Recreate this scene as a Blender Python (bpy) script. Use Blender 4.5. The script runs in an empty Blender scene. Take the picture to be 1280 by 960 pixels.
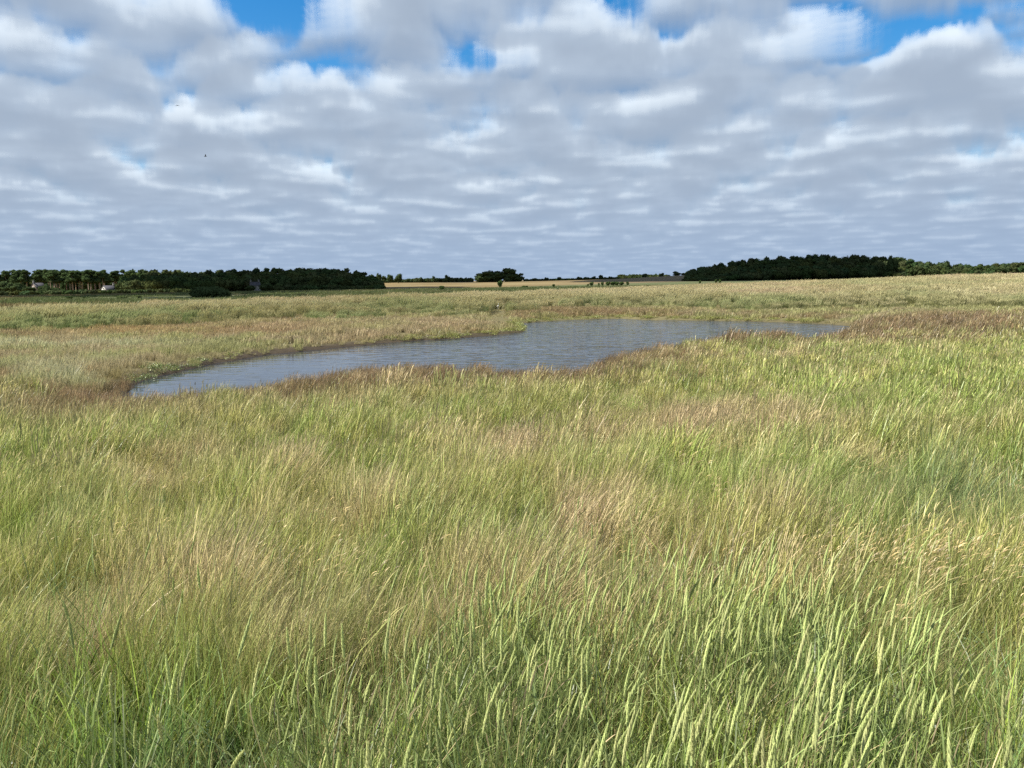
import bpy, math, random
import numpy as np
from mathutils import Matrix, Vector

SC = bpy.context.scene
COL = SC.collection
RNG = np.random.default_rng(7)
random.seed(7)

# ------------------------------------------------------------------ camera
CAM_Z = 5.0
F = 961.0                                   # focal length in pixels of a 1280 x 960 picture
PITCH, ROLL = math.radians(7.65), math.radians(-0.8)
cam_rot = Matrix.Rotation(math.pi / 2 - PITCH, 4, 'X') @ Matrix.Rotation(ROLL, 4, 'Z')
CAM_R = np.array(cam_rot.to_3x3())


def project(x, y, z):
    p = np.stack([x, y, np.asarray(z) - CAM_Z], -1) @ CAM_R          # into camera space
    d = np.maximum(-p[..., 2], 0.05)
    return 640 + F * p[..., 0] / d, 480 - F * p[..., 1] / d


def ray(px, py):
    return CAM_R @ np.array([(px - 640) / F, -(py - 480) / F, -1.0])


def on_plane(px, py, z=0.0):
    d = ray(px, py)
    t = (z - CAM_Z) / d[2]
    return d[0] * t, d[1] * t


def at_depth(px, py, Y):
    d = ray(px, py)
    t = Y / d[1]
    return d[0] * t, Y, CAM_Z + d[2] * t


# ------------------------------------------------------------------ noise
def _hash(ix, iy, seed):
    h = (ix.astype(np.int64) * 374761393 + iy.astype(np.int64) * 668265263 + seed * 1442695041) & 0x7fffffff
    h = ((h ^ (h >> 13)) * 1274126177) & 0x7fffffff
    return ((h ^ (h >> 16)) & 0xffff) / 65535.0


def vnoise(x, y, seed=0):
    ix, iy = np.floor(x), np.floor(y)
    fx, fy = x - ix, y - iy
    fx, fy = fx * fx * (3 - 2 * fx), fy * fy * (3 - 2 * fy)
    a, b = _hash(ix, iy, seed), _hash(ix + 1, iy, seed)
    c, d = _hash(ix, iy + 1, seed), _hash(ix + 1, iy + 1, seed)
    return (a * (1 - fx) + b * fx) * (1 - fy) + (c * (1 - fx) + d * fx) * fy


def fbm(x, y, seed=0, octv=4):
    s, a, t = 0.0, 0.5, 0.0
    for k in range(octv):
        s = s + a * vnoise(x, y, seed + k * 17)
        t += a
        a *= 0.5
        x, y = x * 2.03 + 11.3, y * 2.03 + 5.7
    return s / t


def sstep(a, b, x):
    t = np.clip((x - a) / (b - a), 0, 1)
    return t * t * (3 - 2 * t)


# ------------------------------------------------------------------ pond outline
FAR_SHORE = [(150, 500), (160, 488), (180, 475), (200, 470), (222, 465), (250, 458), (312, 447), (344, 442), (400, 437), (450, 432),
             (503, 427), (556, 424), (610, 420), (650, 416), (657, 413), (652, 408), (646, 405), (669, 402.5), (712, 400),
             (775, 398), (800, 399.5), (870, 400.5), (950, 402), (1025, 404.5), (1062, 407.5)]
NEAR_SHORE = [(1075, 411), (1064, 419), (1030, 431), (1005, 435), (960, 433), (905, 432), (893, 434), (850, 441), (815, 447), (775, 454), (745, 466), (712, 483),
              (690, 487), (640, 483), (587, 480), (525, 478), (494, 481), (431, 487), (370, 494), (312, 508), (250, 518), (190, 522), (150, 515)]
POND = np.array([on_plane(*p) for p in FAR_SHORE + NEAR_SHORE])


def pond_sd(x, y):
    """signed distance to the shoreline, positive on land"""
    x, y = np.asarray(x, float), np.asarray(y, float)
    wx = x + 0.5 * (fbm(x * 0.8, y * 0.8, 91, 3) - 0.5) * 1.3
    wy = y + 0.8 * (fbm(x * 0.8, y * 0.5, 92, 3) - 0.5) * 1.6
    best = np.full(x.shape, 1e9)
    inside = np.zeros(x.shape, bool)
    n = len(POND)
    for i in range(n):
        ax, ay = POND[i]
        bx, by = POND[(i + 1) % n]
        ex, ey = bx - ax, by - ay
        t = np.clip(((wx - ax) * ex + (wy - ay) * ey) / (ex * ex + ey * ey), 0, 1)
        best = np.minimum(best, np.hypot(wx - ax - t * ex, wy - ay - t * ey))
        cond = ((ay > wy) != (by > wy))
        xi = ax + (wy - ay) * ex / (ey if abs(ey) > 1e-9 else 1e-9)
        inside ^= cond & (wx < xi)
    return np.where(inside, -best, best)


BANK_D = [0, 2, 3, 5, 8, 12, 20, 30, 40, 60, 110]
BANK_Z = [3.1, 2.55, 2.36, 2.08, 1.76, 1.45, 0.98, 0.66, 0.5, 0.42, 0.42]


def terrain(x, y, sd=None):
    x, y = np.asarray(x, float), np.asarray(y, float)
    if sd is None:
        sd = pond_sd(x, y)
    d = np.where(y > 0, np.sqrt(y * y + 0.25 * x * x), 0.5 * np.abs(x))
    z = np.interp(d, BANK_D, BANK_Z)
    z = z + 0.10 * (fbm(x / 2.5, y / 2.5, 3) - 0.5) + 0.22 * (fbm(x / 12, y / 12, 4) - 0.5)
    r = np.hypot(x, y)
    z = z + 3.4 * sstep(520, 1000, y) + 1.4 * sstep(1000, 2500, y)
    z = z + 2.6 * np.exp(-((x - 135) / 72) ** 2 - ((y - 185) / 80) ** 2)
    z = z + 7.0 * np.exp(-((x - 300) / 150) ** 2 - ((y - 880) / 75) ** 2)
    z = z + 3.0 * (fbm(x / 260, y / 260, 8) - 0.5) * sstep(350, 900, r)
    bank = np.clip(sd / 0.9, 0, 1) ** 0.6
    z = np.where(sd > 0, 0.02 + (z - 0.02) * (0.45 * bank + 0.55 * sstep(0, 6, sd)), np.maximum(-0.7, sd * 0.5 + 0.02))
    return z


# ------------------------------------------------------------------ object helpers
def tag(o, label=None, cat=None, group=None, kind=None):
    if label:
        o['label'] = label
    if cat:
        o['category'] = cat
    if group:
        o['group'] = group
    if kind:
        o['kind'] = kind
    return o


def link(o, parent=None):
    COL.objects.link(o)
    if parent is not None:
        o.parent = parent
    return o


def mesh_np(name, verts, quads=None, tris=None, colors=None, extra=None):
    """fast mesh from arrays; colors: dict name -> per-vertex RGBA"""
    me = bpy.data.meshes.new(name)
    nv = len(verts)
    quads = np.zeros((0, 4), int) if quads is None else np.asarray(quads, int).reshape(-1, 4)
    tris = np.zeros((0, 3), int) if tris is None else np.asarray(tris, int).reshape(-1, 3)
    loops = np.concatenate([quads.ravel(), tris.ravel()]).astype(np.int32)
    starts = np.concatenate([np.arange(len(quads)) * 4, len(quads) * 4 + np.arange(len(tris)) * 3]).astype(np.int32)
    me.vertices.add(nv)
    me.vertices.foreach_set('co', np.asarray(verts, np.float32).ravel())
    me.loops.add(len(loops))
    me.loops.foreach_set('vertex_index', loops)
    me.polygons.add(len(starts))
    me.polygons.foreach_set('loop_start', starts)
    for k, c in (colors or {}).items():
        a = me.attributes.new(k, 'FLOAT_COLOR', 'POINT')
        a.data.foreach_set('color', np.asarray(c, np.float32).ravel())
    me.update(calc_edges=True)
    me.validate()
    return me


def smooth(me):
    me.polygons.foreach_set('use_smooth', np.ones(len(me.polygons), bool))
    return me


def empty(name, loc, rz=0.0):
    o = bpy.data.objects.new(name, None)
    o.empty_display_size = 0.3
    o.location = loc
    o.rotation_euler = (0, 0, rz)
    return link(o)


# ------------------------------------------------------------------ node helper
def new_mat(name):
    m = bpy.data.materials.new(name)
    m.use_nodes = True
    nt = m.node_tree
    nt.nodes.clear()
    return m, nt


def N(nt, kind, **kw):
    n = nt.nodes.new(kind)
    for k, v in kw.items():
        if k.startswith('i_'):
            key = k[2:]
            n.inputs[int(key) if key.isdigit() else key].default_value = v
        else:
            setattr(n, k, v)
    return n


def math_n(nt, op, a, b=None, c=None, clamp=False):
    n = nt.nodes.new('ShaderNodeMath')
    n.operation = op
    n.use_clamp = clamp
    for i, v in enumerate((a, b, c)):
        if v is None:
            continue
        if isinstance(v, (int, float)):
            n.inputs[i].default_value = v
        else:
            nt.links.new(v, n.inputs[i])
    return n.outputs[0]


def mixc(nt, fac, a, b, blend='MIX'):
    n = nt.nodes.new('ShaderNodeMix')
    n.data_type = 'RGBA'
    n.blend_type = blend
    for s, v in ((0, fac), (6, a), (7, b)):
        if isinstance(v, (int, float)):
            n.inputs[s].default_value = v
        elif isinstance(v, tuple):
            n.inputs[s].default_value = (*v, 1) if len(v) == 3 else v
        else:
            nt.links.new(v, n.inputs[s])
    return n.outputs[2]


def simple_mat(name, col, rough=0.8, vary=0.25, scale=3.0):
    m, nt = new_mat(name)
    tc = N(nt, 'ShaderNodeTexCoord')
    nz = N(nt, 'ShaderNodeTexNoise', i_Scale=scale, i_Detail=5.0)
    nt.links.new(tc.outputs['Object'], nz.inputs['Vector'])
    c = mixc(nt, nz.outputs['Fac'], tuple(v * (1 - vary) for v in col), tuple(min(1, v * (1 + vary)) for v in col))
    b = N(nt, 'ShaderNodeBsdfPrincipled', i_Roughness=rough)
    nt.links.new(c, b.inputs['Base Color'])
    o = N(nt, 'ShaderNodeOutputMaterial')
    nt.links.new(b.outputs[0], o.inputs[0])
    return m


# grass: tint / tipc come from each instance, bl (height, random, seed mask) from each blade
def grass_mat(name, trans=0.34, gloss=0.05, vary=1.35):
    m, nt = new_mat(name)
    at = N(nt, 'ShaderNodeAttribute', attribute_type='INSTANCER', attribute_name='tint')
    ap = N(nt, 'ShaderNodeAttribute', attribute_type='INSTANCER', attribute_name='tipc')
    bl = N(nt, 'ShaderNodeAttribute', attribute_type='GEOMETRY', attribute_name='bl')
    sp = N(nt, 'ShaderNodeSeparateColor')
    nt.links.new(bl.outputs['Color'], sp.inputs[0])
    br = math_n(nt, 'MULTIPLY_ADD', math_n(nt, 'POWER', sp.outputs[1], 1.6), vary, 1.02 - 0.385 * vary)
    dry = math_n(nt, 'POWER', sp.outputs[0], 2.5)
    fac = math_n(nt, 'MAXIMUM', math_n(nt, 'MULTIPLY', dry, 0.35), sp.outputs[2])
    # some blades are dead straw through and through
    dead = math_n(nt, 'GREATER_THAN', math_n(nt, 'FRACT', math_n(nt, 'MULTIPLY', sp.outputs[1], 7.31)), 0.86)
    fac = math_n(nt, 'MAXIMUM', fac, math_n(nt, 'MULTIPLY', dead, 0.75))
    c = mixc(nt, fac, at.outputs['Color'], ap.outputs['Color'])
    mul = N(nt, 'ShaderNodeVectorMath', operation='SCALE')
    nt.links.new(c, mul.inputs[0])
    nt.links.new(br, mul.inputs['Scale'])
    d = N(nt, 'ShaderNodeBsdfDiffuse')
    t = N(nt, 'ShaderNodeBsdfTranslucent')
    nt.links.new(mul.outputs[0], d.inputs[0])
    nt.links.new(mul.outputs[0], t.inputs[0])
    mx = N(nt, 'ShaderNodeMixShader', i_0=trans)
    nt.links.new(d.outputs[0], mx.inputs[1])
    nt.links.new(t.outputs[0], mx.inputs[2])
    g = N(nt, 'ShaderNodeBsdfGlossy', i_Roughness=0.45)
    m2 = N(nt, 'ShaderNodeMixShader', i_0=gloss)
    nt.links.new(mx.outputs[0], m2.inputs[1])
    nt.links.new(g.outputs[0], m2.inputs[2])
    o = N(nt, 'ShaderNodeOutputMaterial')
    nt.links.new(m2.outputs[0], o.inputs[0])
    return m


def foliage_mat(name, trans=0.25):
    m, nt = new_mat(name)
    a = N(nt, 'ShaderNodeAttribute', attribute_type='GEOMETRY', attribute_name='leaf')
    d = N(nt, 'ShaderNodeBsdfDiffuse')
    t = N(nt, 'ShaderNodeBsdfTranslucent')
    nt.links.new(a.outputs['Color'], d.inputs[0])
    nt.links.new(a.outputs['Color'], t.inputs[0])
    mx = N(nt, 'ShaderNodeMixShader', i_0=trans)
    nt.links.new(d.outputs[0], mx.inputs[1])
    nt.links.new(t.outputs[0], mx.inputs[2])
    o = N(nt, 'ShaderNodeOutputMaterial')
    nt.links.new(mx.outputs[0], o.inputs[0])
    return m


M_GRASS = grass_mat('grass_blades')
M_REED = grass_mat('reed_blades', 0.35, 0.02, 0.45)
M_MARSH = grass_mat('marsh_blades', 0.38, 0.03, 0.8)
M_SPIKE = grass_mat('seed_spikes', 0.25, 0.04)
M_LEAF = foliage_mat('tree_leaves')
M_BARK = simple_mat('bark', (0.19, 0.14, 0.10), 0.95, 0.4, 2.0)
M_PINEBARK = simple_mat('pine_bark', (0.30, 0.235, 0.17), 0.9, 0.35, 1.2)
M_WHITE = simple_mat('white_render', (0.8, 0.79, 0.75), 0.8, 0.06, 1.0)
M_BRICK = simple_mat('pale_brick', (0.45, 0.36, 0.29), 0.9, 0.2, 4.0)
M_STONE = simple_mat('grey_stone', (0.17, 0.165, 0.15), 0.9, 0.25, 3.0)
M_SLATE = simple_mat('slate', (0.06, 0.06, 0.07), 0.6, 0.2, 5.0)
M_SLATE.node_tree.nodes['Principled BSDF'].inputs['Specular IOR Level'].default_value = 0.1
M_GLASS = simple_mat('window_glass', (0.03, 0.024, 0.04), 0.1, 0.1, 1.0)
M_WOOD = simple_mat('weathered_wood', (0.3, 0.27, 0.23), 0.9, 0.3, 6.0)
M_FEATHER = simple_mat('white_feathers', (0.85, 0.84, 0.8), 0.8, 0.05, 9.0)
M_DARKFEATHER = simple_mat('dark_feathers', (0.06, 0.06, 0.07), 0.8, 0.2, 9.0)
M_BEAK = simple_mat('beak', (0.05, 0.045, 0.04), 0.5, 0.1, 9.0)


# ------------------------------------------------------------------ clump prototypes
class Geo:
    def __init__(self):
        self.v, self.q, self.t, self.c, self.n = [], [], [], [], 0

    def add(self, v, q=None, t=None, c=None):
        v = np.asarray(v, float).reshape(-1, 3)
        if q is not None and len(q):
            self.q.append(np.asarray(q, int).reshape(-1, 4) + self.n)
        if t is not None and len(t):
            self.t.append(np.asarray(t, int).reshape(-1, 3) + self.n)
        self.v.append(v)
        self.c.append(np.asarray(c, float))
        self.n += len(v)

    def mesh(self, name, attr='bl'):
        q = np.concatenate(self.q) if self.q else None
        t = np.concatenate(self.t) if self.t else None
        return mesh_np(name, np.concatenate(self.v), q, t, {attr: np.concatenate(self.c)})


def strip(g, path, widths, wdir, h, rnd, seed):
    """ribbon along path; last width may be 0"""
    n = len(path)
    off = wdir[None, :] * np.asarray(widths)[:, None] * 0.5
    v = np.empty((2 * n, 3))
    v[0::2] = path - off
    v[1::2] = path + off
    q = [(2 * i, 2 * i + 1, 2 * i + 3, 2 * i + 2) for i in range(n - 1)]
    c = np.ones((2 * n, 4))
    c[:, 0] = np.repeat(h, 2)
    c[:, 1] = rnd
    c[:, 2] = np.repeat(seed, 2) if np.ndim(seed) else seed
    g.add(v, q, None, c)


def blade_path(rng, base, h, splay, curl, wind, segs, az=None):
    a = rng.uniform(0, 2 * math.pi) if az is None else az
    d = np.array([math.cos(a), math.sin(a), 0.0])
    t = np.linspace(0, 1, segs + 1)
    hor = d[None, :] * (splay * t + curl * t ** 2)[:, None] + np.array([wind, 0.12 * wind, 0])[None, :] * (0.35 * t + 0.65 * t ** 2)[:, None]
    L = np.linalg.norm(hor[-1])
    up = t * (1 - 0.28 * min(L, 1.3) * t ** 2)
    return base + h * (hor + up[:, None] * np.array([0, 0, 1.0])), a


def clump(rng, n, rad, h, hv, w, splay, curl, wind, segs=3, heads=0, head_len=0.1, head_w=0.012, head_h=1.2, head_n=2, droop=0.0, flat=0.75):
    g = Geo()
    for i in range(n):
        rr = rad * math.sqrt(rng.uniform())
        a = rng.uniform(0, 2 * math.pi)
        base = np.array([rr * math.cos(a), rr * math.sin(a), -0.06])
        hh = h * rng.uniform(1 - hv, 1 + hv)
        p, az = blade_path(rng, base, hh, splay * rng.uniform(0.1, 1), curl * rng.uniform(0, 1) ** 1.5, wind * rng.uniform(0.5, 1.4), segs)
        t = np.linspace(0, 1, segs + 1)
        ww = w * rng.uniform(0.7, 1.3) * (1 - t ** 1.6 * 0.93)
        wa = rng.uniform(0, math.pi)
        if rng.uniform() < flat:
            wa *= 0.35
        strip(g, p, ww, np.array([math.cos(wa), math.sin(wa), 0.0]), t, rng.uniform(), 0.0)
    for i in range(heads):
        rr = rad * math.sqrt(rng.uniform())
        a = rng.uniform(0, 2 * math.pi)
        base = np.array([rr * math.cos(a), rr * math.sin(a), -0.06])
        hh = h * head_h * rng.uniform(0.85, 1.15)
        wi = wind * rng.uniform(0.6, 1.2)
        p, az = blade_path(rng, base, hh, splay * 0.4 * rng.uniform(), 0.1, wi, segs)
        rnd = rng.uniform()
        t = np.linspace(0, 1, segs + 1)
        strip(g, p, np.full(segs + 1, w * 0.55), np.array([1.0, 0, 0]), t * 0.6, rnd, 0.35)
        tipd = p[-1] - p[-2]
        tipd /= np.linalg.norm(tipd)
        L = head_len * rng.uniform(0.7, 1.3)
        tt = np.linspace(0, 1, 4)
        hp = p[-1] + tipd * (tt * L)[:, None]
        hp[:, 0] += droop * L * tt ** 2
        hp[:, 2] -= droop * 0.8 * L * tt ** 2
        prof = np.array([0.35, 1.0, 0.8, 0.08])
        for k in range(head_n):
            wa = math.pi * k / head_n + rng.uniform(0, 1)
            strip(g, hp, head_w * prof, np.array([math.cos(wa), math.sin(wa) * 0.8, 0.25]), np.ones(4), rnd, 1.0)
    return g


def lyme_spike(rng, h=1.0, wind=0.16, L=0.2, R=0.0042):
    """tall stalk carrying one dense spike built of overlapping spikelets, with two stem leaves"""
    g = Geo()
    p, az = blade_path(rng, np.array([0, 0, -0.06]), h, 0.05, 0.05, wind, 5)
    t = np.linspace(0, 1, 6)
    rnd = rng.uniform(0.3, 0.9)
    for wa in (0.0, math.pi / 2):
        strip(g, p, np.linspace(0.0055, 0.0035, 6), np.array([math.cos(wa), math.sin(wa), 0]), t * 0.4, rnd, 0.25)
    ax = p[-1] - p[-2]
    ax /= np.linalg.norm(ax)
    bend = rng.uniform(0.0, 0.4) ** 2
    e1 = np.cross(ax, [0, 1.0, 0]); e1 /= np.linalg.norm(e1)
    e2 = np.cross(ax, e1)
    rot = rng.uniform(0, math.pi)
    nlev = 26
    for k in range(nlev):
        s = k / (nlev - 1)
        c = p[-1] + ax * (L * s) + np.array([bend * L * s * s, 0, -0.3 * bend * L * s * s])
        r = R * (0.55 + 1.0 * math.sin(math.pi * min(1, 0.18 + s * 0.8)))
        ll = L * 0.19 * rng.uniform(0.85, 1.2) * (1 - 0.35 * s)
        for j in range(5):
            a = rot + k * 0.9 + j * 2 * math.pi / 5 + rng.uniform(-0.2, 0.2)
            o = e1 * math.cos(a) + e2 * math.sin(a)
            s2 = np.cross(ax, o)
            m0 = c + o * r * 0.35
            m1 = c + ax * ll * 0.45 + o * r * 1.0
            m2 = c + ax * ll + o * r * 0.95
            w2 = s2 * r * 0.62
            g.add([m0, m1 - w2, m1 + w2, m2], None, [(0, 2, 1), (1, 2, 3)],
                  [(0.7, rnd + rng.uniform(-0.15, 0.15), 1, 1)] * 3 + [(1, rnd + 0.2, 1, 1)])
    for q in range(3):
        hb = p[1 + q % 3]
        lp, _ = blade_path(rng, hb, h * rng.uniform(0.3, 0.5), 0.35, 0.35, wind * 0.8, 4)
        tt = np.linspace(0, 1, 5)
        wa = rng.uniform(0, 1.2)
        strip(g, lp, 0.009 * (1 - 0.95 * tt ** 1.5), np.array([math.cos(wa), math.sin(wa), 0]), tt, rng.uniform(), 0.0)
    return g


def herb(rng, n, rad, h, size):
    """low leafy plant: small oval leaves on short stems"""
    g = Geo()
    for i in range(n):
        rr = rad * math.sqrt(rng.uniform())
        a = rng.uniform(0, 2 * math.pi)
        z = h * rng.uniform(0.15, 1) * (1 - 0.5 * (rr / rad) ** 2)
        c = np.array([rr * math.cos(a), rr * math.sin(a), z])
        d = rng.normal(size=3); d[2] = abs(d[2]) * 0.7; d /= np.linalg.norm(d)
        s = np.cross(d, rng.normal(size=3)); s /= np.linalg.norm(s)
        l = size * rng.uniform(0.6, 1.4)
        v = [c, c + d * l * 0.5 - s * l * 0.28, c + d * l * 0.5 + s * l * 0.28, c + d * l]
        r = rng.uniform()
        g.add(v, None, [(0, 2, 1), (1, 2, 3)], [(0.2, r, 0, 1), (0.5, r, 0, 1), (0.5, r, 0, 1), (0.6, r, 0, 1)])
    for i in range(max(3, n // 12)):
        rr = rad * 0.6 * math.sqrt(rng.uniform())
        a = rng.uniform(0, 2 * math.pi)
        p, _ = blade_path(rng, np.array([rr * math.cos(a), rr * math.sin(a), -0.03]), h * 0.95, 0.3, 0.2, 0.1, 2)
        strip(g, p, [size * 0.09] * 3, np.array([1.0, 0, 0]), np.linspace(0, 0.5, 3), 0.4, 0.4)
    return g


def reed(rng, n, rad, h, w, plume, leaf_w):
    """tall stems with leaves up to two thirds and a fluffy plume leaning down the wind"""
    g = Geo()
    for i in range(n):
        rr = rad * math.sqrt(rng.uniform())
        a = rng.uniform(0, 2 * math.pi)
        base = np.array([rr * math.cos(a), rr * math.sin(a), -0.1])
        hh = h * rng.uniform(0.78, 1.12)
        wi = rng.uniform(0.05, 0.22)
        p, _ = blade_path(rng, base, hh, 0.06 * rng.uniform(), 0.05, wi, 3)
        r = rng.uniform()
        strip(g, p, np.full(4, w), np.array([1.0, 0, 0]), np.linspace(0, 0.6, 4), r, np.array([0.1, 0.15, 0.3, 0.6]))
        for k in range(4):
            s = rng.uniform(0.2, 0.85)
            lb = base + (p[-1] - base) * s
            lp, _ = blade_path(rng, lb, hh * 0.34, 0.3, 0.15, 0.2, 2)
            strip(g, lp, [leaf_w, leaf_w * 0.8, 0.004], np.array([1.0, 0.2, 0]), np.array([0.1, 0.4, 0.7]), rng.uniform(), 0.0)
        if rng.uniform() < plume:
            L = 0.5 * rng.uniform(0.6, 1.25)
            d = np.array([0.28, 0.05, 0.95])
            tt = np.linspace(0, 1, 4)
            hp = p[-1] + d * (L * tt)[:, None]
            hp[:, 0] += 0.25 * L * tt ** 2
            for wa in (0.0, 1.4):
                strip(g, hp, 0.075 * np.array([0.3, 1.0, 0.75, 0.1]) * (leaf_w / 0.03) ** 0.5, np.array([math.cos(wa), math.sin(wa), 0]), np.ones(4), r, 1.0)
    return g


def protos(name, makers, mat):
    c = bpy.data.collections.new(name + '_variants')        # only a source for the scatter, not part of the scene
    for k, gm in enumerate(makers):
        me = gm.mesh('%s_%02d' % (name, k))
        me.materials.append(mat)
        o = bpy.data.objects.new('%s_%02d' % (name, k), me)
        c.objects.link(o)
    return c, len(makers)


_scatter = {}


def scatter_group(coll):
    ng = bpy.data.node_groups.new('scatter_' + coll.name, 'GeometryNodeTree')
    ng.interface.new_socket('Geometry', in_out='INPUT', socket_type='NodeSocketGeometry')
    ng.interface.new_socket('Geometry', in_out='OUTPUT', socket_type='NodeSocketGeometry')
    gi, go = ng.nodes.new('NodeGroupInput'), ng.nodes.new('NodeGroupOutput')
    ci = ng.nodes.new('GeometryNodeCollectionInfo')
    ci.inputs['Collection'].default_value = coll
    ci.inputs['Separate Children'].default_value = True
    ci.inputs['Reset Children'].default_value = True
    ip = ng.nodes.new('GeometryNodeInstanceOnPoints')
    ip.inputs['Pick Instance'].default_value = True

    def named(nm, dt):
        a = ng.nodes.new('GeometryNodeInputNamedAttribute')
        a.data_type = dt
        a.inputs['Name'].default_value = nm
        return a.outputs['Attribute']
    L = ng.links.new
    L(gi.outputs[0], ip.inputs['Points'])
    L(ci.outputs[0], ip.inputs['Instance'])
    L(named('idx', 'INT'), ip.inputs['Instance Index'])
    L(named('rot', 'FLOAT_VECTOR'), ip.inputs['Rotation'])
    L(named('scl', 'FLOAT_VECTOR'), ip.inputs['Scale'])
    L(ip.outputs[0], go.inputs[0])
    return ng


class Layer:
    """one kind of vegetation = one object; each band of distance is joined in as instances of its own variants"""
    def __init__(self, name, label, cat):
        self.name, self.label, self.cat, self.bands = name, label, cat, []

    def band(self, proto, x, y, z, scl, rot, tint, tip):
        self.bands.append((proto, np.stack([x, y, z], -1), scl, rot, tint, tip))

    def build(self):
        colls, offs, tot = [], [], 0
        big = bpy.data.collections.new(self.name + '_variants_all')
        P, S, R, T, U, I = [], [], [], [], [], []
        k = 0
        for (c, n), p, s, r, t, u in self.bands:
            for o in list(c.objects):
                o.name = 'variant_%s_%03d' % (self.name, k)
                big.objects.link(o)
                k += 1
            I.append(tot + RNG.integers(0, n, len(p)))
            tot += n
            P.append(p); S.append(s); R.append(r); T.append(t); U.append(u)
        P = np.concatenate(P)
        me = bpy.data.meshes.new(self.name)
        me.vertices.add(len(P))
        me.vertices.foreach_set('co', P.astype(np.float32).ravel())
        for nm, arr, typ, key in (('scl', S, 'FLOAT_VECTOR', 'vector'), ('rot', R, 'FLOAT_VECTOR', 'vector'),
                                  ('tint', T, 'FLOAT_VECTOR', 'vector'), ('tipc', U, 'FLOAT_VECTOR', 'vector')):
            a = me.attributes.new(nm, typ, 'POINT')
            a.data.foreach_set(key, np.concatenate(arr).astype(np.float32).ravel())
        a = me.attributes.new('idx', 'INT', 'POINT')
        a.data.foreach_set('value', np.concatenate(I).astype(np.int32))
        me.update()
        o = link(bpy.data.objects.new(self.name, me))
        md = o.modifiers.new('scatter', 'NODES')
        md.node_group = scatter_group(big)
        tag(o, self.label, self.cat, None, 'stuff')
        return o


HALF = math.radians(43)


def sample(r0, r1, dens, half=HALF):
    n = int(dens * half * (r1 * r1 - r0 * r0))
    r = np.sqrt(RNG.uniform(r0 * r0, r1 * r1, n))
    a = RNG.uniform(-half, half, n)
    return r * np.sin(a), r * np.cos(a)


# ------------------------------------------------------------------ colour fields (base colours of the plants, linear)
def srgb(r, g, b):
    c = np.array([r, g, b]) / 255.0
    return np.where(c <= 0.04045, c / 12.92, ((c + 0.055) / 1.055) ** 2.4)


def blob(u, v, cu, cv, ru, rv, p=1.0):
    return np.exp(-(((u - cu) / ru) ** 2 + ((v - cv) / rv) ** 2) ** p)


def mix3(a, b, w):
    return a * (1 - w)[..., None] + b * w[..., None]


STRAW = np.array([0.50, 0.43, 0.21])
PINKSTRAW = np.array([0.46, 0.36, 0.21])
OLIVE = np.array([0.34, 0.35, 0.085])
GREEN = np.array([0.21, 0.28, 0.065])
BLUEGREEN = np.array([0.15, 0.22, 0.11])
BROWN = np.array([0.255, 0.18, 0.088])
GREYBROWN = np.array([0.38, 0.32, 0.19])
YELLOWGREEN = np.array([0.25, 0.25, 0.07])
REEDGREEN = np.array([0.26, 0.33, 0.12])
REEDBEIGE = np.array([0.62, 0.55, 0.35])
ORANGE = np.array([0.38, 0.23, 0.09])
ONE = np.ones(3)


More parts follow.
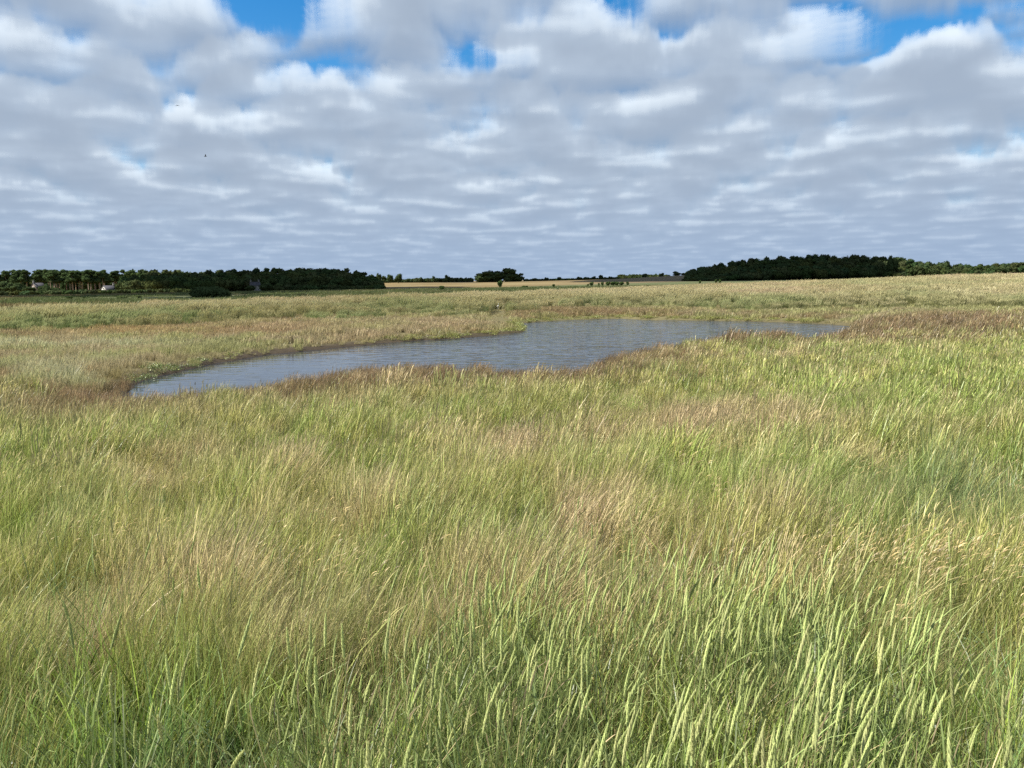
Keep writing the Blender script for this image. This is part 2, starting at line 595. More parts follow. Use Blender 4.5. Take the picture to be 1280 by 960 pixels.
def meadow_colour(x, y, u, v):
    n1 = fbm(x / 3.2, y / 4.5, 21, 4)
    n2 = fbm(x / 1.1 + 0.25 * y, y / 1.6, 22, 4)
    n3 = fbm(x / 0.45, y / 0.6, 23, 3)
    c = mix3(np.broadcast_to(OLIVE, x.shape + (3,)), GREEN, sstep(0.5, 0.72, n2) * 0.8)
    w = sstep(0.46, 0.66, n1 * 0.6 + n2 * 0.25 + n3 * 0.15)
    # where the photograph's straw patches lie
    for cu, cv, ru, rv, s in ((100, 770, 90, 70, .7), (230, 740, 80, 60, .6), (350, 690, 160, 60, .5), (120, 620, 130, 60, .35), (900, 530, 130, 30, .7),
                              (720, 650, 60, 40, .8), (560, 560, 120, 35, .4), (800, 590, 200, 40, .3), (960, 640, 50, 40, .5), (330, 560, 120, 40, .4)):
        w = np.maximum(w, s * blob(u, v, cu, cv, ru, rv) * sstep(0.25, 0.6, n2))
    g = np.zeros(x.shape)
    for cu, cv, ru, rv, s in ((1180, 490, 160, 60, .8), (640, 660, 200, 50, .6), (1000, 600, 160, 50, .5), (70, 645, 60, 40, .8), (520, 590, 60, 25, .5), (480, 520, 160, 25, .5), (1200, 560, 120, 50, .7), (60, 560, 60, 40, .5)):
        g = np.maximum(g, s * blob(u, v, cu, cv, ru, rv))
    w = w * (1 - 0.75 * g)
    sel = 0.55 * RNG.uniform(size=x.shape) + 0.45 * sstep(0.25, 0.75, fbm(x / 0.35 + 0.4 * y, y / 0.6, 27, 2))
    lodge = np.zeros(x.shape)
    for cu, cv, ru, rv, s in ((95, 765, 45, 45, 1), (345, 790, 60, 45, .9), (250, 725, 50, 22, .8), (725, 640, 45, 24, 1), (965, 640, 40, 18, .8), (905, 525, 90, 20, .7), (180, 590, 80, 18, .6),
                              (450, 640, 50, 20, .6), (150, 700, 50, 18, .6), (600, 560, 60, 12, .6), (1040, 560, 60, 12, .5), (250, 560, 60, 12, .5), (760, 545, 50, 10, .5)):
        lodge = np.maximum(lodge, s * blob(u, v, cu, cv, ru, rv, 1.5))
    lodge *= sstep(0.2, 0.45, n2)
    c = mix3(c, np.array([0.25, 0.36, 0.075]), 0.85 * (sel > 0.70 - 0.42 * g - 0.22 * sstep(0.48, 0.64, fbm(x / 4.5, y / 7, 29, 3))) * (lodge < 0.25))
    c = mix3(c, np.array([0.54, 0.44, 0.235]), 0.9 * (sel < 0.26 + 0.6 * (w - 0.3) + 0.5 * lodge))
    c = mix3(c, np.array([0.58, 0.43, 0.29]), 0.95 * lodge)
    w = np.maximum(w * 0.6, lodge)
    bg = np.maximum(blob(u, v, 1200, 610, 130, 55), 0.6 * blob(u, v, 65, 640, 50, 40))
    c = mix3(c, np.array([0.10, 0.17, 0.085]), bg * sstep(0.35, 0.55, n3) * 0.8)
    br = np.maximum(blob(u, v, 60, 515, 220, 25), blob(u, v, 400, 490, 150, 16)) * 0.8
    br = np.maximum(br, 0.7 * blob(u, v, 1150, 405, 180, 20))
    br = np.maximum(br, 0.35 * blob(u, v, 800, 455, 80, 18))
    c = mix3(c, np.array([0.30, 0.22, 0.12]), br)
    c = c * (0.8 + 0.4 * RNG.uniform(size=x.shape))[..., None]
    tip = mix3(np.broadcast_to(STRAW, x.shape + (3,)), PINKSTRAW, sstep(0.35, 0.65, n1))
    tip = mix3(tip, np.array([0.42, 0.44, 0.15]), np.clip(g + 0.6 * sstep(0.5, 0.7, n2), 0, 1) * 0.7)
    return c, tip, w, g, bg


# ================================================================== SETTING
# ---- ground: one sheet out past the horizon, rings of growing size round the camera
rings = np.concatenate([[0.0], np.geomspace(0.4, 9000, 560)])
dense = np.radians(np.linspace(-50, 50, 361))
coarse = np.radians(np.linspace(50, 310, 66))[1:-1]
ang = np.concatenate([dense, coarse])
RR, AA = np.meshgrid(rings, ang, indexing='ij')
gx, gy = RR * np.sin(AA), RR * np.cos(AA)
gsd = pond_sd(gx, gy)
gz = terrain(gx, gy, gsd)
nr, na = gx.shape
i0 = (np.arange(nr - 1)[:, None] * na + np.arange(na)[None, :])
i1 = (np.arange(nr - 1)[:, None] * na + (np.arange(na)[None, :] + 1) % na)
quads = np.stack([i0, i0 + na, i1 + na, i1], -1).reshape(-1, 4)[:, ::-1]
gu, gv = project(gx, gy, gz)
gr = np.hypot(gx, gy)
gc = np.broadcast_to(np.array([0.14, 0.12, 0.06]), gx.shape + (3,)).copy()             # litter under the grass
gc = mix3(gc, np.array([0.05, 0.038, 0.025]), sstep(2.6, 0.8, gsd))                         # wet mud at the shore
gc = mix3(gc, np.array([0.13, 0.115, 0.055]), sstep(60, 110, gr))
far = sstep(215, 300, gr + 60 * (fbm(gx / 60, gy / 60, 31) - 0.5))
strip_green = np.array([0.085, 0.095, 0.04])
gc = mix3(gc, strip_green, far)
# the fields: stubble and bare ripe barley on the low rise, pasture and rough ground to the left
n_f = fbm(gx / 90, gy / 40, 33)
field = sstep(495, 520, gy - 0.95 * np.maximum(gx + 60, 0) + 22 * (fbm(gx / 50, gy / 50, 35, 3) - 0.5)) * sstep(-110, -80, gx + 0.05 * gy) * sstep(245, 205, gx - 0.12 * gy)
fcol = mix3(np.broadcast_to(np.array([0.15, 0.11, 0.05]), gx.shape + (3,)), np.array([0.20, 0.155, 0.075]), sstep(0.4, 0.6, n_f))
fcol = mix3(fcol, np.array([0.11, 0.085, 0.05]), sstep(0, 130, gx - 0.02 * gy) * 0.75)
gc = mix3(gc, fcol, field)
lf = sstep(-70, -110, gx + 0.05 * gy) * sstep(330, 380, gy)
lcol = mix3(np.broadcast_to(np.array([0.19, 0.145, 0.06]), gx.shape + (3,)), np.array([0.26, 0.17, 0.08]), sstep(0.45, 0.6, fbm(gx / 40, gy / 30, 36)))
gc = mix3(gc, lcol, lf)
gcol = np.concatenate([gc.reshape(-1, 3), np.ones((gx.size, 1))], 1)
me = smooth(mesh_np('ground', np.stack([gx, gy, gz], -1).reshape(-1, 3), quads, None, {'soil': gcol}))
m, nt = new_mat('marsh_ground')
a = N(nt, 'ShaderNodeAttribute', attribute_name='soil')
tc = N(nt, 'ShaderNodeTexCoord')
nz = N(nt, 'ShaderNodeTexNoise', i_Scale=1.5, i_Detail=8.0, i_Roughness=0.7)
nz2 = N(nt, 'ShaderNodeTexNoise', i_Scale=0.06, i_Detail=8.0, i_Roughness=0.7)
nt.links.new(tc.outputs['Object'], nz.inputs['Vector'])
nt.links.new(tc.outputs['Object'], nz2.inputs['Vector'])
f = math_n(nt, 'MULTIPLY_ADD', math_n(nt, 'ADD', nz.outputs['Fac'], nz2.outputs['Fac']), 0.9, 0.1)
sc_ = N(nt, 'ShaderNodeVectorMath', operation='SCALE')
nt.links.new(a.outputs['Color'], sc_.inputs[0])
nt.links.new(f, sc_.inputs['Scale'])
b = N(nt, 'ShaderNodeBsdfPrincipled', i_Roughness=0.95)
b.inputs['Specular IOR Level'].default_value = 0.15
nt.links.new(sc_.outputs[0], b.inputs['Base Color'])
bp = N(nt, 'ShaderNodeBump', i_Strength=0.6, i_Distance=0.15)
nt.links.new(nz.outputs['Fac'], bp.inputs['Height'])
nt.links.new(bp.outputs[0], b.inputs['Normal'])
o = N(nt, 'ShaderNodeOutputMaterial')
nt.links.new(b.outputs[0], o.inputs[0])
me.materials.append(m)
ground = link(bpy.data.objects.new('ground', me))
tag(ground, 'rough marshland running out to low farmland fields on the horizon', 'ground', None, 'structure')

# ---- water
mn, mx_ = POND.min(0) - 3, POND.max(0) + 3
wv = [(mn[0], mn[1], 0), (mx_[0], mn[1], 0), (mx_[0], mx_[1], 0), (mn[0], mx_[1], 0)]
me = mesh_np('water', wv, [(0, 1, 2, 3)])
m, nt = new_mat('pond_water')
tc = N(nt, 'ShaderNodeTexCoord')
mp = N(nt, 'ShaderNodeMapping')
mp.inputs['Scale'].default_value = (0.45, 1.0, 1)
mp.inputs['Rotation'].default_value = (0, 0, math.radians(18))
nt.links.new(tc.outputs['Object'], mp.inputs['Vector'])
w1 = N(nt, 'ShaderNodeTexNoise', i_Scale=1.35, i_Detail=2.5, i_Roughness=0.45, i_Distortion=0.5)
w2 = N(nt, 'ShaderNodeTexNoise', i_Scale=0.1, i_Detail=2.0)
nt.links.new(mp.outputs[0], w1.inputs['Vector'])
nt.links.new(tc.outputs['Object'], w2.inputs['Vector'])
sx = N(nt, 'ShaderNodeSeparateXYZ')
nt.links.new(tc.outputs['Object'], sx.inputs[0])
calm = N(nt, 'ShaderNodeMapRange', interpolation_type='SMOOTHSTEP')          # the sheltered left arm is calmer
calm.inputs['From Min'].default_value = -15
calm.inputs['From Max'].default_value = 6
calm.inputs['To Min'].default_value = 0.14
calm.inputs['To Max'].default_value = 1.0
nt.links.new(sx.outputs[0], calm.inputs['Value'])
hgt = math_n(nt, 'MULTIPLY', math_n(nt, 'MULTIPLY', w1.outputs['Fac'], math_n(nt, 'ADD', w2.outputs['Fac'], 0.35)), calm.outputs[0])
bp = N(nt, 'ShaderNodeBump', i_Strength=1.0, i_Distance=0.22)
nt.links.new(hgt, bp.inputs['Height'])
b = N(nt, 'ShaderNodeBsdfPrincipled', i_Roughness=0.06, i_IOR=1.333)
b.inputs['Base Color'].default_value = (0.016, 0.022, 0.034, 1)
nt.links.new(bp.outputs[0], b.inputs['Normal'])
o = N(nt, 'ShaderNodeOutputMaterial')
nt.links.new(b.outputs[0], o.inputs[0])
me.materials.append(m)
tag(link(bpy.data.objects.new('water', me)), 'rippled blue-grey pond water among the marsh grasses', 'water', None, 'structure')


# ================================================================== VEGETATION
def zone(x, y):
    sd = pond_sd(x, y)
    z = terrain(x, y, sd)
    u, v = project(x, y, z)
    return sd, z, u, v


def rots(n, tilt, spread):
    return np.stack([RNG.normal(0, 0.05, n), tilt, RNG.uniform(-spread, spread, n)], -1)


EGRET = on_plane(622.5, 384, 0.75)


def clear_of_bird(x, y):
    """short turf where the white bird stands and on the ground in front of it"""
    t = np.clip(y / EGRET[1], 0, 1)
    return (np.abs(x - EGRET[0] * t) > 1.5) | (y < EGRET[1] - 42) | (y > EGRET[1] + 1.0)


def far_side(x, y, u, v):
    """ground beyond the pond (or left of its tip)"""
    shore = np.interp(u, [-400, 0, 130, 170, 250, 400, 655, 800, 1062, 1120, 1400], [500, 495, 492, 478, 458, 437, 415, 400, 408, 398, 392])
    return v < shore + 1


# spikes boundary, as seen at spike height
SPK_U = [-300, 0, 150, 300, 420, 560, 700, 800, 950, 1080, 1280, 1600]
SPK_V = [830, 800, 770, 790, 775, 730, 700, 690, 690, 730, 790, 800]


def build_meadow():
    L = Layer('meadow_grass', 'tall olive and straw coloured meadow grass leaning in the wind around the pond', 'grass')
    specs = [(1.5, 6.5, 80, 30, 0.09, 0.0040, 4, 3, 6), (6.5, 13, 50, 32, 0.13, 0.0068, 3, 3, 6), (13, 26, 20, 34, 0.20, 0.0132, 3, 3, 6), (26, 52, 6, 34, 0.33, 0.030, 2, 3, 5), (52, 112, 1.5, 36, 0.7, 0.06, 2, 2, 4)]
    for (r0, r1, dens, nb, rad, w, segs, heads, nv) in specs:
        x, y = sample(r0, r1, dens)
        sd, z, u, v = zone(x, y)
        fs = far_side(x, y, u, v)
        keep = (sd > 0.35) & ~fs
        us, vs = project(x, y, z + 0.55)
        spk = np.interp(us, SPK_U, SPK_V)
        keep &= (fbm(x / 0.7 + 0.2 * y, y / 0.9, 41, 3) > 0.26) | (RNG.uniform(size=x.shape) < 0.35)
        keep &= ~((sd < 6) & (u < 740) & (u > 60) & (RNG.uniform(size=x.shape) < 0.88))
        keep &= ~((blob(u, v, 60, 516, 170, 17) > 0.4) & (RNG.uniform(size=x.shape) < 0.75))
        keep &= ~((blob(u, v, 1150, 412, 130, 13) > 0.4) & (RNG.uniform(size=x.shape) < 0.8))
        keep &= ~((blob(us, vs, 1210, 605, 130, 55) > 0.3) & (RNG.uniform(size=x.shape) < 0.5))
        keep &= ~((vs > spk + 40) & (RNG.uniform(size=x.shape) < 0.82))
        x, y, sd, z, u, v = (q[keep] for q in (x, y, sd, z, u, v))
        uc, vc = project(x, y, z + 0.45)
        c, tip, wst, g, bg = meadow_colour(x, y, uc, vc)
        n_h = fbm(x / 0.9 + 0.2 * y, y / 1.2, 41, 3)
        tuft = fbm(x / 0.42 + 0.3 * y, y / 0.55, 46, 2)
        s = (0.40 + 0.65 * sstep(0.25, 0.7, n_h) + 0.5 * sstep(0.35, 0.7, tuft)) * RNG.uniform(0.8, 1.2, len(x))
        s *= 1 - np.interp(u, [0, 250, 420, 1300], [0.5, 0.5, 0.3, 0.35]) * sstep(5, 0, sd)
        lod = sstep(0.55, 0.8, fbm(x / 1.6, y / 2.2, 44, 3))
        tilt = 0.03 + 0.14 * RNG.normal(size=len(x)) + 0.35 * lod * wst + 0.85 * np.clip(wst - 0.4, 0, 1)
        P = protos('meadow_%d' % r0, [clump(np.random.default_rng(100 + k), nb, rad, 0.60, 0.38, w, 0.32, 0.35, 0.20, segs, heads if k % 2 else heads * 3,
                                            0.09, max(0.005, w * 0.85), 1.12, 1, 0.15) for k in range(nv)], M_GRASS)
        L.band(P, x, y, z, np.stack([s * (0.9 + 0.2 * RNG.uniform(size=len(x)))] * 2 + [s], -1), rots(len(x), tilt, 1.15), c, tip)
    return L.build()


def build_lyme():
    L = Layer('lyme_grass', 'blue-green broad-bladed grass filling the foreground', 'grass')
    for (r0, r1, dens, nb, w) in ((1.6, 4.5, 62, 15, 0.007), (4.5, 14.0, 40, 15, 0.010)):
        x, y = sample(r0, r1, dens)
        sd, z, u, v = zone(x, y)
        us, vs = project(x, y, z + 0.5)
        spk = np.interp(us, SPK_U, SPK_V)
        p = sstep(-25, 70, vs - spk + 60 * (fbm(x / 0.6, y / 0.6, 51, 3) - 0.5))
        p = np.maximum(p, 0.75 * np.maximum(blob(us, vs, 1210, 610, 130, 50), 0.5 * blob(us, vs, 70, 645, 45, 35)))
        p = np.maximum(p, 0.10)
        p *= 1 - 0.7 * blob(us, vs, 1150, 930, 120, 60)
        p *= 0.3 + 0.7 * sstep(0.30, 0.46, fbm(x / 0.5, y / 0.5, 55, 3))
        keep = RNG.uniform(size=x.shape) < p
        x, y, z = x[keep], y[keep], z[keep]
        n1 = fbm(x / 0.8, y / 0.8, 53, 3)
        c = mix3(np.broadcast_to(np.array([0.14, 0.245, 0.075]), x.shape + (3,)), np.array([0.26, 0.36, 0.055]), sstep(0.4, 0.65, n1))
        c = mix3(c, np.array([0.075, 0.14, 0.08]), 0.6 * blob(us[keep], vs[keep], 1210, 605, 150, 60))
        c = c * RNG.uniform(0.75, 1.25, len(x))[:, None]
        tip = np.broadcast_to(np.array([0.36, 0.38, 0.15]), c.shape)
        s = RNG.uniform(0.75, 1.2, len(x)) * (0.75 + 0.5 * n1)
        P = protos('lyme_%d' % r0, [clump(np.random.default_rng(200 + k), nb, 0.10, 0.66, 0.35, w, 0.3, 0.45, 0.14, 5, 0) for k in range(6)], M_GRASS)
        L.band(P, x, y, z, np.stack([s] * 3, -1), rots(len(x), 0.08 * RNG.normal(size=len(x)), 3.14), c, tip)
    return L.build()


def build_spikes():
    L = Layer('seed_spikes', 'pale green seed spikes standing upright above the foreground grass', 'grass')
    x, y = sample(1.7, 9.0, 135)
    sd, z, u, v = zone(x, y)
    us, vs = project(x, y, z + 1.05)
    spk = np.interp(us, SPK_U, SPK_V)
    dens = np.interp(us, [0, 250, 420, 560, 900, 1080, 1200, 1400], [0.13, 0.2, 0.7, 1.1, 1.1, 0.75, 0.4, 0.35])
    p = sstep(-12, 25, vs - spk + 50 * (fbm(x / 0.5, y / 0.5, 61, 3) - 0.5)) * dens * (0.35 + 1.1 * sstep(0.3, 0.6, fbm(x / 0.7, y / 0.7, 62, 3)))
    p *= 1 - 0.75 * blob(us, vs, 1150, 930, 130, 60)
    p = np.maximum(p, 0.024 * (vs > 560))
    p = np.maximum(p, 0.10 * blob(us, vs, 640, 650, 200, 40))
    p = np.maximum(p, 0.05 * (vs > 640))
    keep = RNG.uniform(size=x.shape) < p
    x, y, z = x[keep], y[keep], z[keep]
    n = len(x)
    c = np.array([0.20, 0.26, 0.09]) * RNG.uniform(0.8, 1.2, n)[:, None]
    tip = mix3(np.broadcast_to(np.array([0.42, 0.48, 0.185]), c.shape), np.array([0.50, 0.50, 0.23]), RNG.uniform(size=n) ** 3)
    s = RNG.uniform(0.66, 1.12, n)
    P = protos('spike', [lyme_spike(np.random.default_rng(300 + k), 0.86 + 0.03 * k, 0.03 + 0.018 * k, 0.12 + 0.008 * (k * 5 % 8)) for k in range(8)], M_SPIKE)
    tilt = 0.02 + 0.085 * RNG.normal(size=n)
    L.band(P, x, y, z, np.stack([s] * 3, -1), rots(n, tilt, 0.9), c, tip)
    return L.build()


def build_golden():
    L = Layer('oat_grass', 'golden drooping seed heads of tall grass at right', 'grass')
    x, y = sample(3.5, 14, 55)
    sd, z, u, v = zone(x, y)
    us, vs = project(x, y, z + 0.95)
    p = 0.95 * blob(us, vs, 1130, 655, 110, 16, 1.5) + 0.30 * blob(us, vs, 1270, 680, 60, 30) + 0.16 * blob(us, vs, 900, 520, 130, 22) + 0.12 * blob(us, vs, 420, 690, 40, 20)
    p += 0.02 * (vs > 540) * (vs < 720)
    keep = RNG.uniform(size=x.shape) < p
    x, y, z = x[keep], y[keep], z[keep]
    n = len(x)
    c = np.array([0.30, 0.29, 0.10]) * RNG.uniform(0.8, 1.2, n)[:, None]
    tip = np.array([0.52, 0.40, 0.19]) * RNG.uniform(0.85, 1.1, n)[:, None]
    s = RNG.uniform(0.85, 1.15, n)
    P = protos('oat', [clump(np.random.default_rng(400 + k), 5, 0.07, 0.7, 0.3, 0.004, 0.2, 0.2, 0.2, 4, 7, 0.075, 0.0075, 1.15, 2, 0.5) for k in range(6)], M_GRASS)
    L.band(P, x, y, z, np.stack([s] * 3, -1), rots(n, 0.08 * RNG.normal(size=n), 0.5), c, tip)
    return L.build()


def build_rushes():
    L = Layer('rushes', 'reddish brown rushes lining the near edge of the pond', 'rushes')
    for (r0, r1, dens, nb, rad, w) in ((22, 48, 7.0, 40, 0.26, 0.022), (48, 110, 2.2, 40, 0.5, 0.05)):
        x, y = sample(r0, r1, dens)
        sd, z, u, v = zone(x, y)
        fs = far_side(x, y, u, v)
        n1 = fbm(x / 3, y / 3, 71, 3)
        p = sstep(7.5, 3.0, sd + 5 * (n1 - 0.5)) * np.interp(u, [100, 300, 560, 720, 780, 900, 1000, 1100, 1300], [0.8, 1, 0.9, 0.6, 0.3, 0.3, 0.4, 1, 1])
        p = np.maximum(p, 0.8 * blob(u, v, 960, 430, 60, 12))
        p = np.maximum(p, 0.9 * sstep(410, 390, v - 12 + 0.0 * u) * (u > 1065) * sstep(386, 396, v))
        p = np.maximum(p, 1.0 * blob(u, v, 1150, 412, 120, 14))
        p = np.maximum(p, 0.95 * blob(u, v, 60, 516, 170, 17))
        p *= 1 - 0.9 * blob(u, v, 960, 452, 60, 9)
        keep = (sd > 0.05) & ~fs & (RNG.uniform(size=x.shape) < p)
        x, y, z, sd, u, n1 = (q[keep] for q in (x, y, z, sd, u, n1))
        n = len(x)
        n2 = fbm(x / 1.3, y / 1.3, 72, 3)
        c = mix3(np.broadcast_to(BROWN, (n, 3)), np.array([0.24, 0.22, 0.085]), sstep(0.52, 0.7, n2) * 0.8)
        c = mix3(c, np.array([0.36, 0.26, 0.16]), sstep(0.5, 0.7, n1) * 0.6)
        c = c * RNG.uniform(0.62, 1.05, n)[:, None]
        tip = np.broadcast_to(np.array([0.39, 0.275, 0.155]), c.shape)
        s = RNG.uniform(0.7, 1.15, n) * (0.75 + 0.5 * n2) * np.interp(u, [0, 300, 420], [0.75, 0.8, 1.0]) * (1 + 0.35 * blob(u, v[keep], 950, 432, 55, 12))
        P = protos('rush_%d' % r0, [clump(np.random.default_rng(500 + k), nb, rad, 0.80, 0.35, w, 0.2, 0.15, 0.26, 2, 6, 0.08, w * 1.2, 1.0, 1, 0.2) for k in range(5)], M_GRASS)
        L.band(P, x, y, z, np.stack([s] * 3, -1), rots(n, 0.05 + 0.1 * RNG.normal(size=n), 0.8), c, tip)
    return L.build()


def build_saltmarsh():
    L = Layer('saltmarsh_plants', 'low brown and olive saltmarsh growth on the far side of the pond', 'marsh plants')
    for (r0, r1, dens, nb, rad, w) in ((28, 60, 4.2, 40, 0.4, 0.034), (60, 135, 1.7, 44, 0.75, 0.075)):
        x, y = sample(r0, r1, dens)
        sd, z, u, v = zone(x, y)
        keep = far_side(x, y, u, v) & (sd > 0.1)
        x, y, z, sd, u, v = (q[keep] for q in (x, y, z, sd, u, v))
        n = len(x)
        n1, n2 = fbm(x / 7, y / 9, 81, 4), fbm(x / 2.2, y / 3, 82, 3)
        c = mix3(np.broadcast_to(GREYBROWN, (n, 3)), BROWN, sstep(0.48, 0.66, n1) * 0.65)
        c = mix3(c, np.array([0.33, 0.35, 0.14]), sstep(0.48, 0.62, n2) * 0.8)
        c = mix3(c, np.array([0.44, 0.44, 0.28]), 0.9 * sstep(0.36, 0.55, n2) * np.maximum(blob(u, v, 110, 472, 120, 14), blob(u, v, 60, 434, 160, 5)))
        c = mix3(c, ORANGE, np.clip(0.6 * blob(u, v, 170, 414, 110, 8) * sstep(0.25, 0.5, n2 + 0.2), 0, 1))
        c = mix3(c, np.array([0.40, 0.27, 0.17]), 0.75 * blob(u, v, 360, 412, 90, 10))
        c = mix3(c, np.array([0.42, 0.31, 0.20]), 0.75 * np.maximum(blob(u, v, 560, 408, 80, 9), blob(u, v, 450, 424, 70, 7)))
        c = mix3(c, np.array([0.24, 0.145, 0.075]), 0.8 * blob(u, v, 720, 391, 130, 5))
        c = mix3(c, YELLOWGREEN, 0.85 * sstep(2.8, 0.8, sd + 2 * (n2 - 0.5)) * np.interp(u, [150, 400, 480, 560, 1000, 1060], [0.4, 0.35, 0.7, 1, 0.9, 0.3]))
        c = c * RNG.uniform(0.75, 1.25, n)[:, None]
        tip = mix3(c, STRAW[None, :], np.full(n, 0.5))
        s = (0.5 + 0.7 * n2) * RNG.uniform(0.7, 1.2, n) * (1 - 0.55 * sstep(3.5, 0.3, sd))
        s *= 1 + 0.5 * blob(u, v, 110, 470, 120, 20)
        s *= np.where(clear_of_bird(x, y), 1.0, 0.2)
        P = protos('saltmarsh_%d' % r0, [clump(np.random.default_rng(600 + k), nb, rad, 0.58, 0.45, w, 0.35, 0.25, 0.2, 2, 5, 0.08, w, 1.0, 1, 0.2) for k in range(5)], M_MARSH)
        L.band(P, x, y, z, np.stack([s] * 3, -1), rots(n, 0.1 * RNG.normal(size=n), 1.2), c, tip)
    return L.build()


def build_rough():
    L = Layer('rough_pasture', 'rough dull green pasture and sedge between the reeds and the farmland', 'rough grass')
    x, y = sample(125, 500, 0.075, math.radians(40))
    sd, z, u, v = zone(x, y)
    n1 = fbm(x / 40, y / 60, 181, 4)
    keep = (y + 0.1 * x > 128) & (n1 > 0.33)
    x, y, z, u, v, n1 = (q[keep] for q in (x, y, z, u, v, n1))
    n = len(x)
    c = mix3(np.broadcast_to(np.array([0.11, 0.135, 0.05]), (n, 3)), np.array([0.19, 0.15, 0.07]), sstep(0.5, 0.62, n1) * (0.35 + 0.65 * (u < 260)))
    c = c * RNG.uniform(0.75, 1.2, n)[:, None]
    s = RNG.uniform(0.6, 1.2, n)
    P = protos('rough', [clump(np.random.default_rng(650 + k), 50, 2.6, 0.7, 0.45, 0.16, 0.35, 0.25, 0.2, 2, 0) for k in range(4)], M_MARSH)
    L.band(P, x, y, z, np.stack([s] * 3, -1), rots(n, 0.1 * RNG.normal(size=n), 1.2), c, c * 1.2)
    return L.build()


def build_herbs():
    L = Layer('shore_herbs', 'bright green leafy plants growing low along the water edge', 'shore plants')
    x, y = sample(26, 110, 3.2)
    sd, z, u, v = zone(x, y)
    fs = far_side(x, y, u, v)
    p = 0.6 * fs * sstep(1.6, 0.3, sd + 1.5 * (fbm(x / 1.5, y / 1.5, 75, 3) - 0.5)) * np.interp(u, [150, 170, 190, 240, 262, 420, 500, 655, 700, 1000, 1060], [0, 0.5, 1, 1, 0.15, 0.2, 0.6, 0.9, 0.5, 0.6, 0.1])
    p = np.maximum(p, fs * blob(u, v, 215, 464, 38, 8) * 0.7)
    p = np.maximum(p, (~fs) * 0.9 * blob(u, v, 960, 452, 62, 8))
    keep = (sd > -0.05) & (RNG.uniform(size=x.shape) < p)
    x, y, z, u = x[keep], y[keep], z[keep], u[keep]
    n = len(x)
    c = mix3(np.broadcast_to(np.array([0.24, 0.27, 0.06]), (n, 3)), np.array([0.13, 0.18, 0.055]), (u < 270).astype(float))
    c = mix3(c, np.array([0.26, 0.33, 0.17]), (u > 880) * (y < 75) * 1.0)
    c = c * RNG.uniform(0.75, 1.25, n)[:, None]
    s = RNG.uniform(0.7, 1.3, n)
    P = protos('herb', [herb(np.random.default_rng(700 + k), 110, 0.5, 0.26, 0.075) for k in range(4)], M_GRASS)
    L.band(P, x, y, z, np.stack([s] * 3, -1), rots(n, np.zeros(n), 3.1), c, np.broadcast_to(np.array([0.34, 0.34, 0.12]), c.shape))
    # grey-green leafy plants low between the grasses by the camera
    x, y = sample(1.5, 13.5, 9)
    sd, z, u, v = zone(x, y)
    us, vs = project(x, y, z + 0.3)
    p = 0.5 * (vs > 720) + 0.8 * np.maximum(blob(us, vs, 1200, 620, 130, 50), 0.4 * blob(us, vs, 600, 650, 250, 50)) + 0.05
    keep = RNG.uniform(size=x.shape) < p
    x, y, z = x[keep], y[keep], z[keep]
    n = len(x)
    c = np.array([0.11, 0.17, 0.085]) * RNG.uniform(0.75, 1.2, n)[:, None]
    s = RNG.uniform(0.7, 1.3, n)
    P = protos('herb_near', [herb(np.random.default_rng(720 + k), 80, 0.16, 0.34, 0.028) for k in range(4)], M_GRASS)
    L.band(P, x, y, z, np.stack([s] * 3, -1), rots(n, np.zeros(n), 3.1), c, np.broadcast_to(np.array([0.34, 0.36, 0.2]), c.shape))
    return L.build()


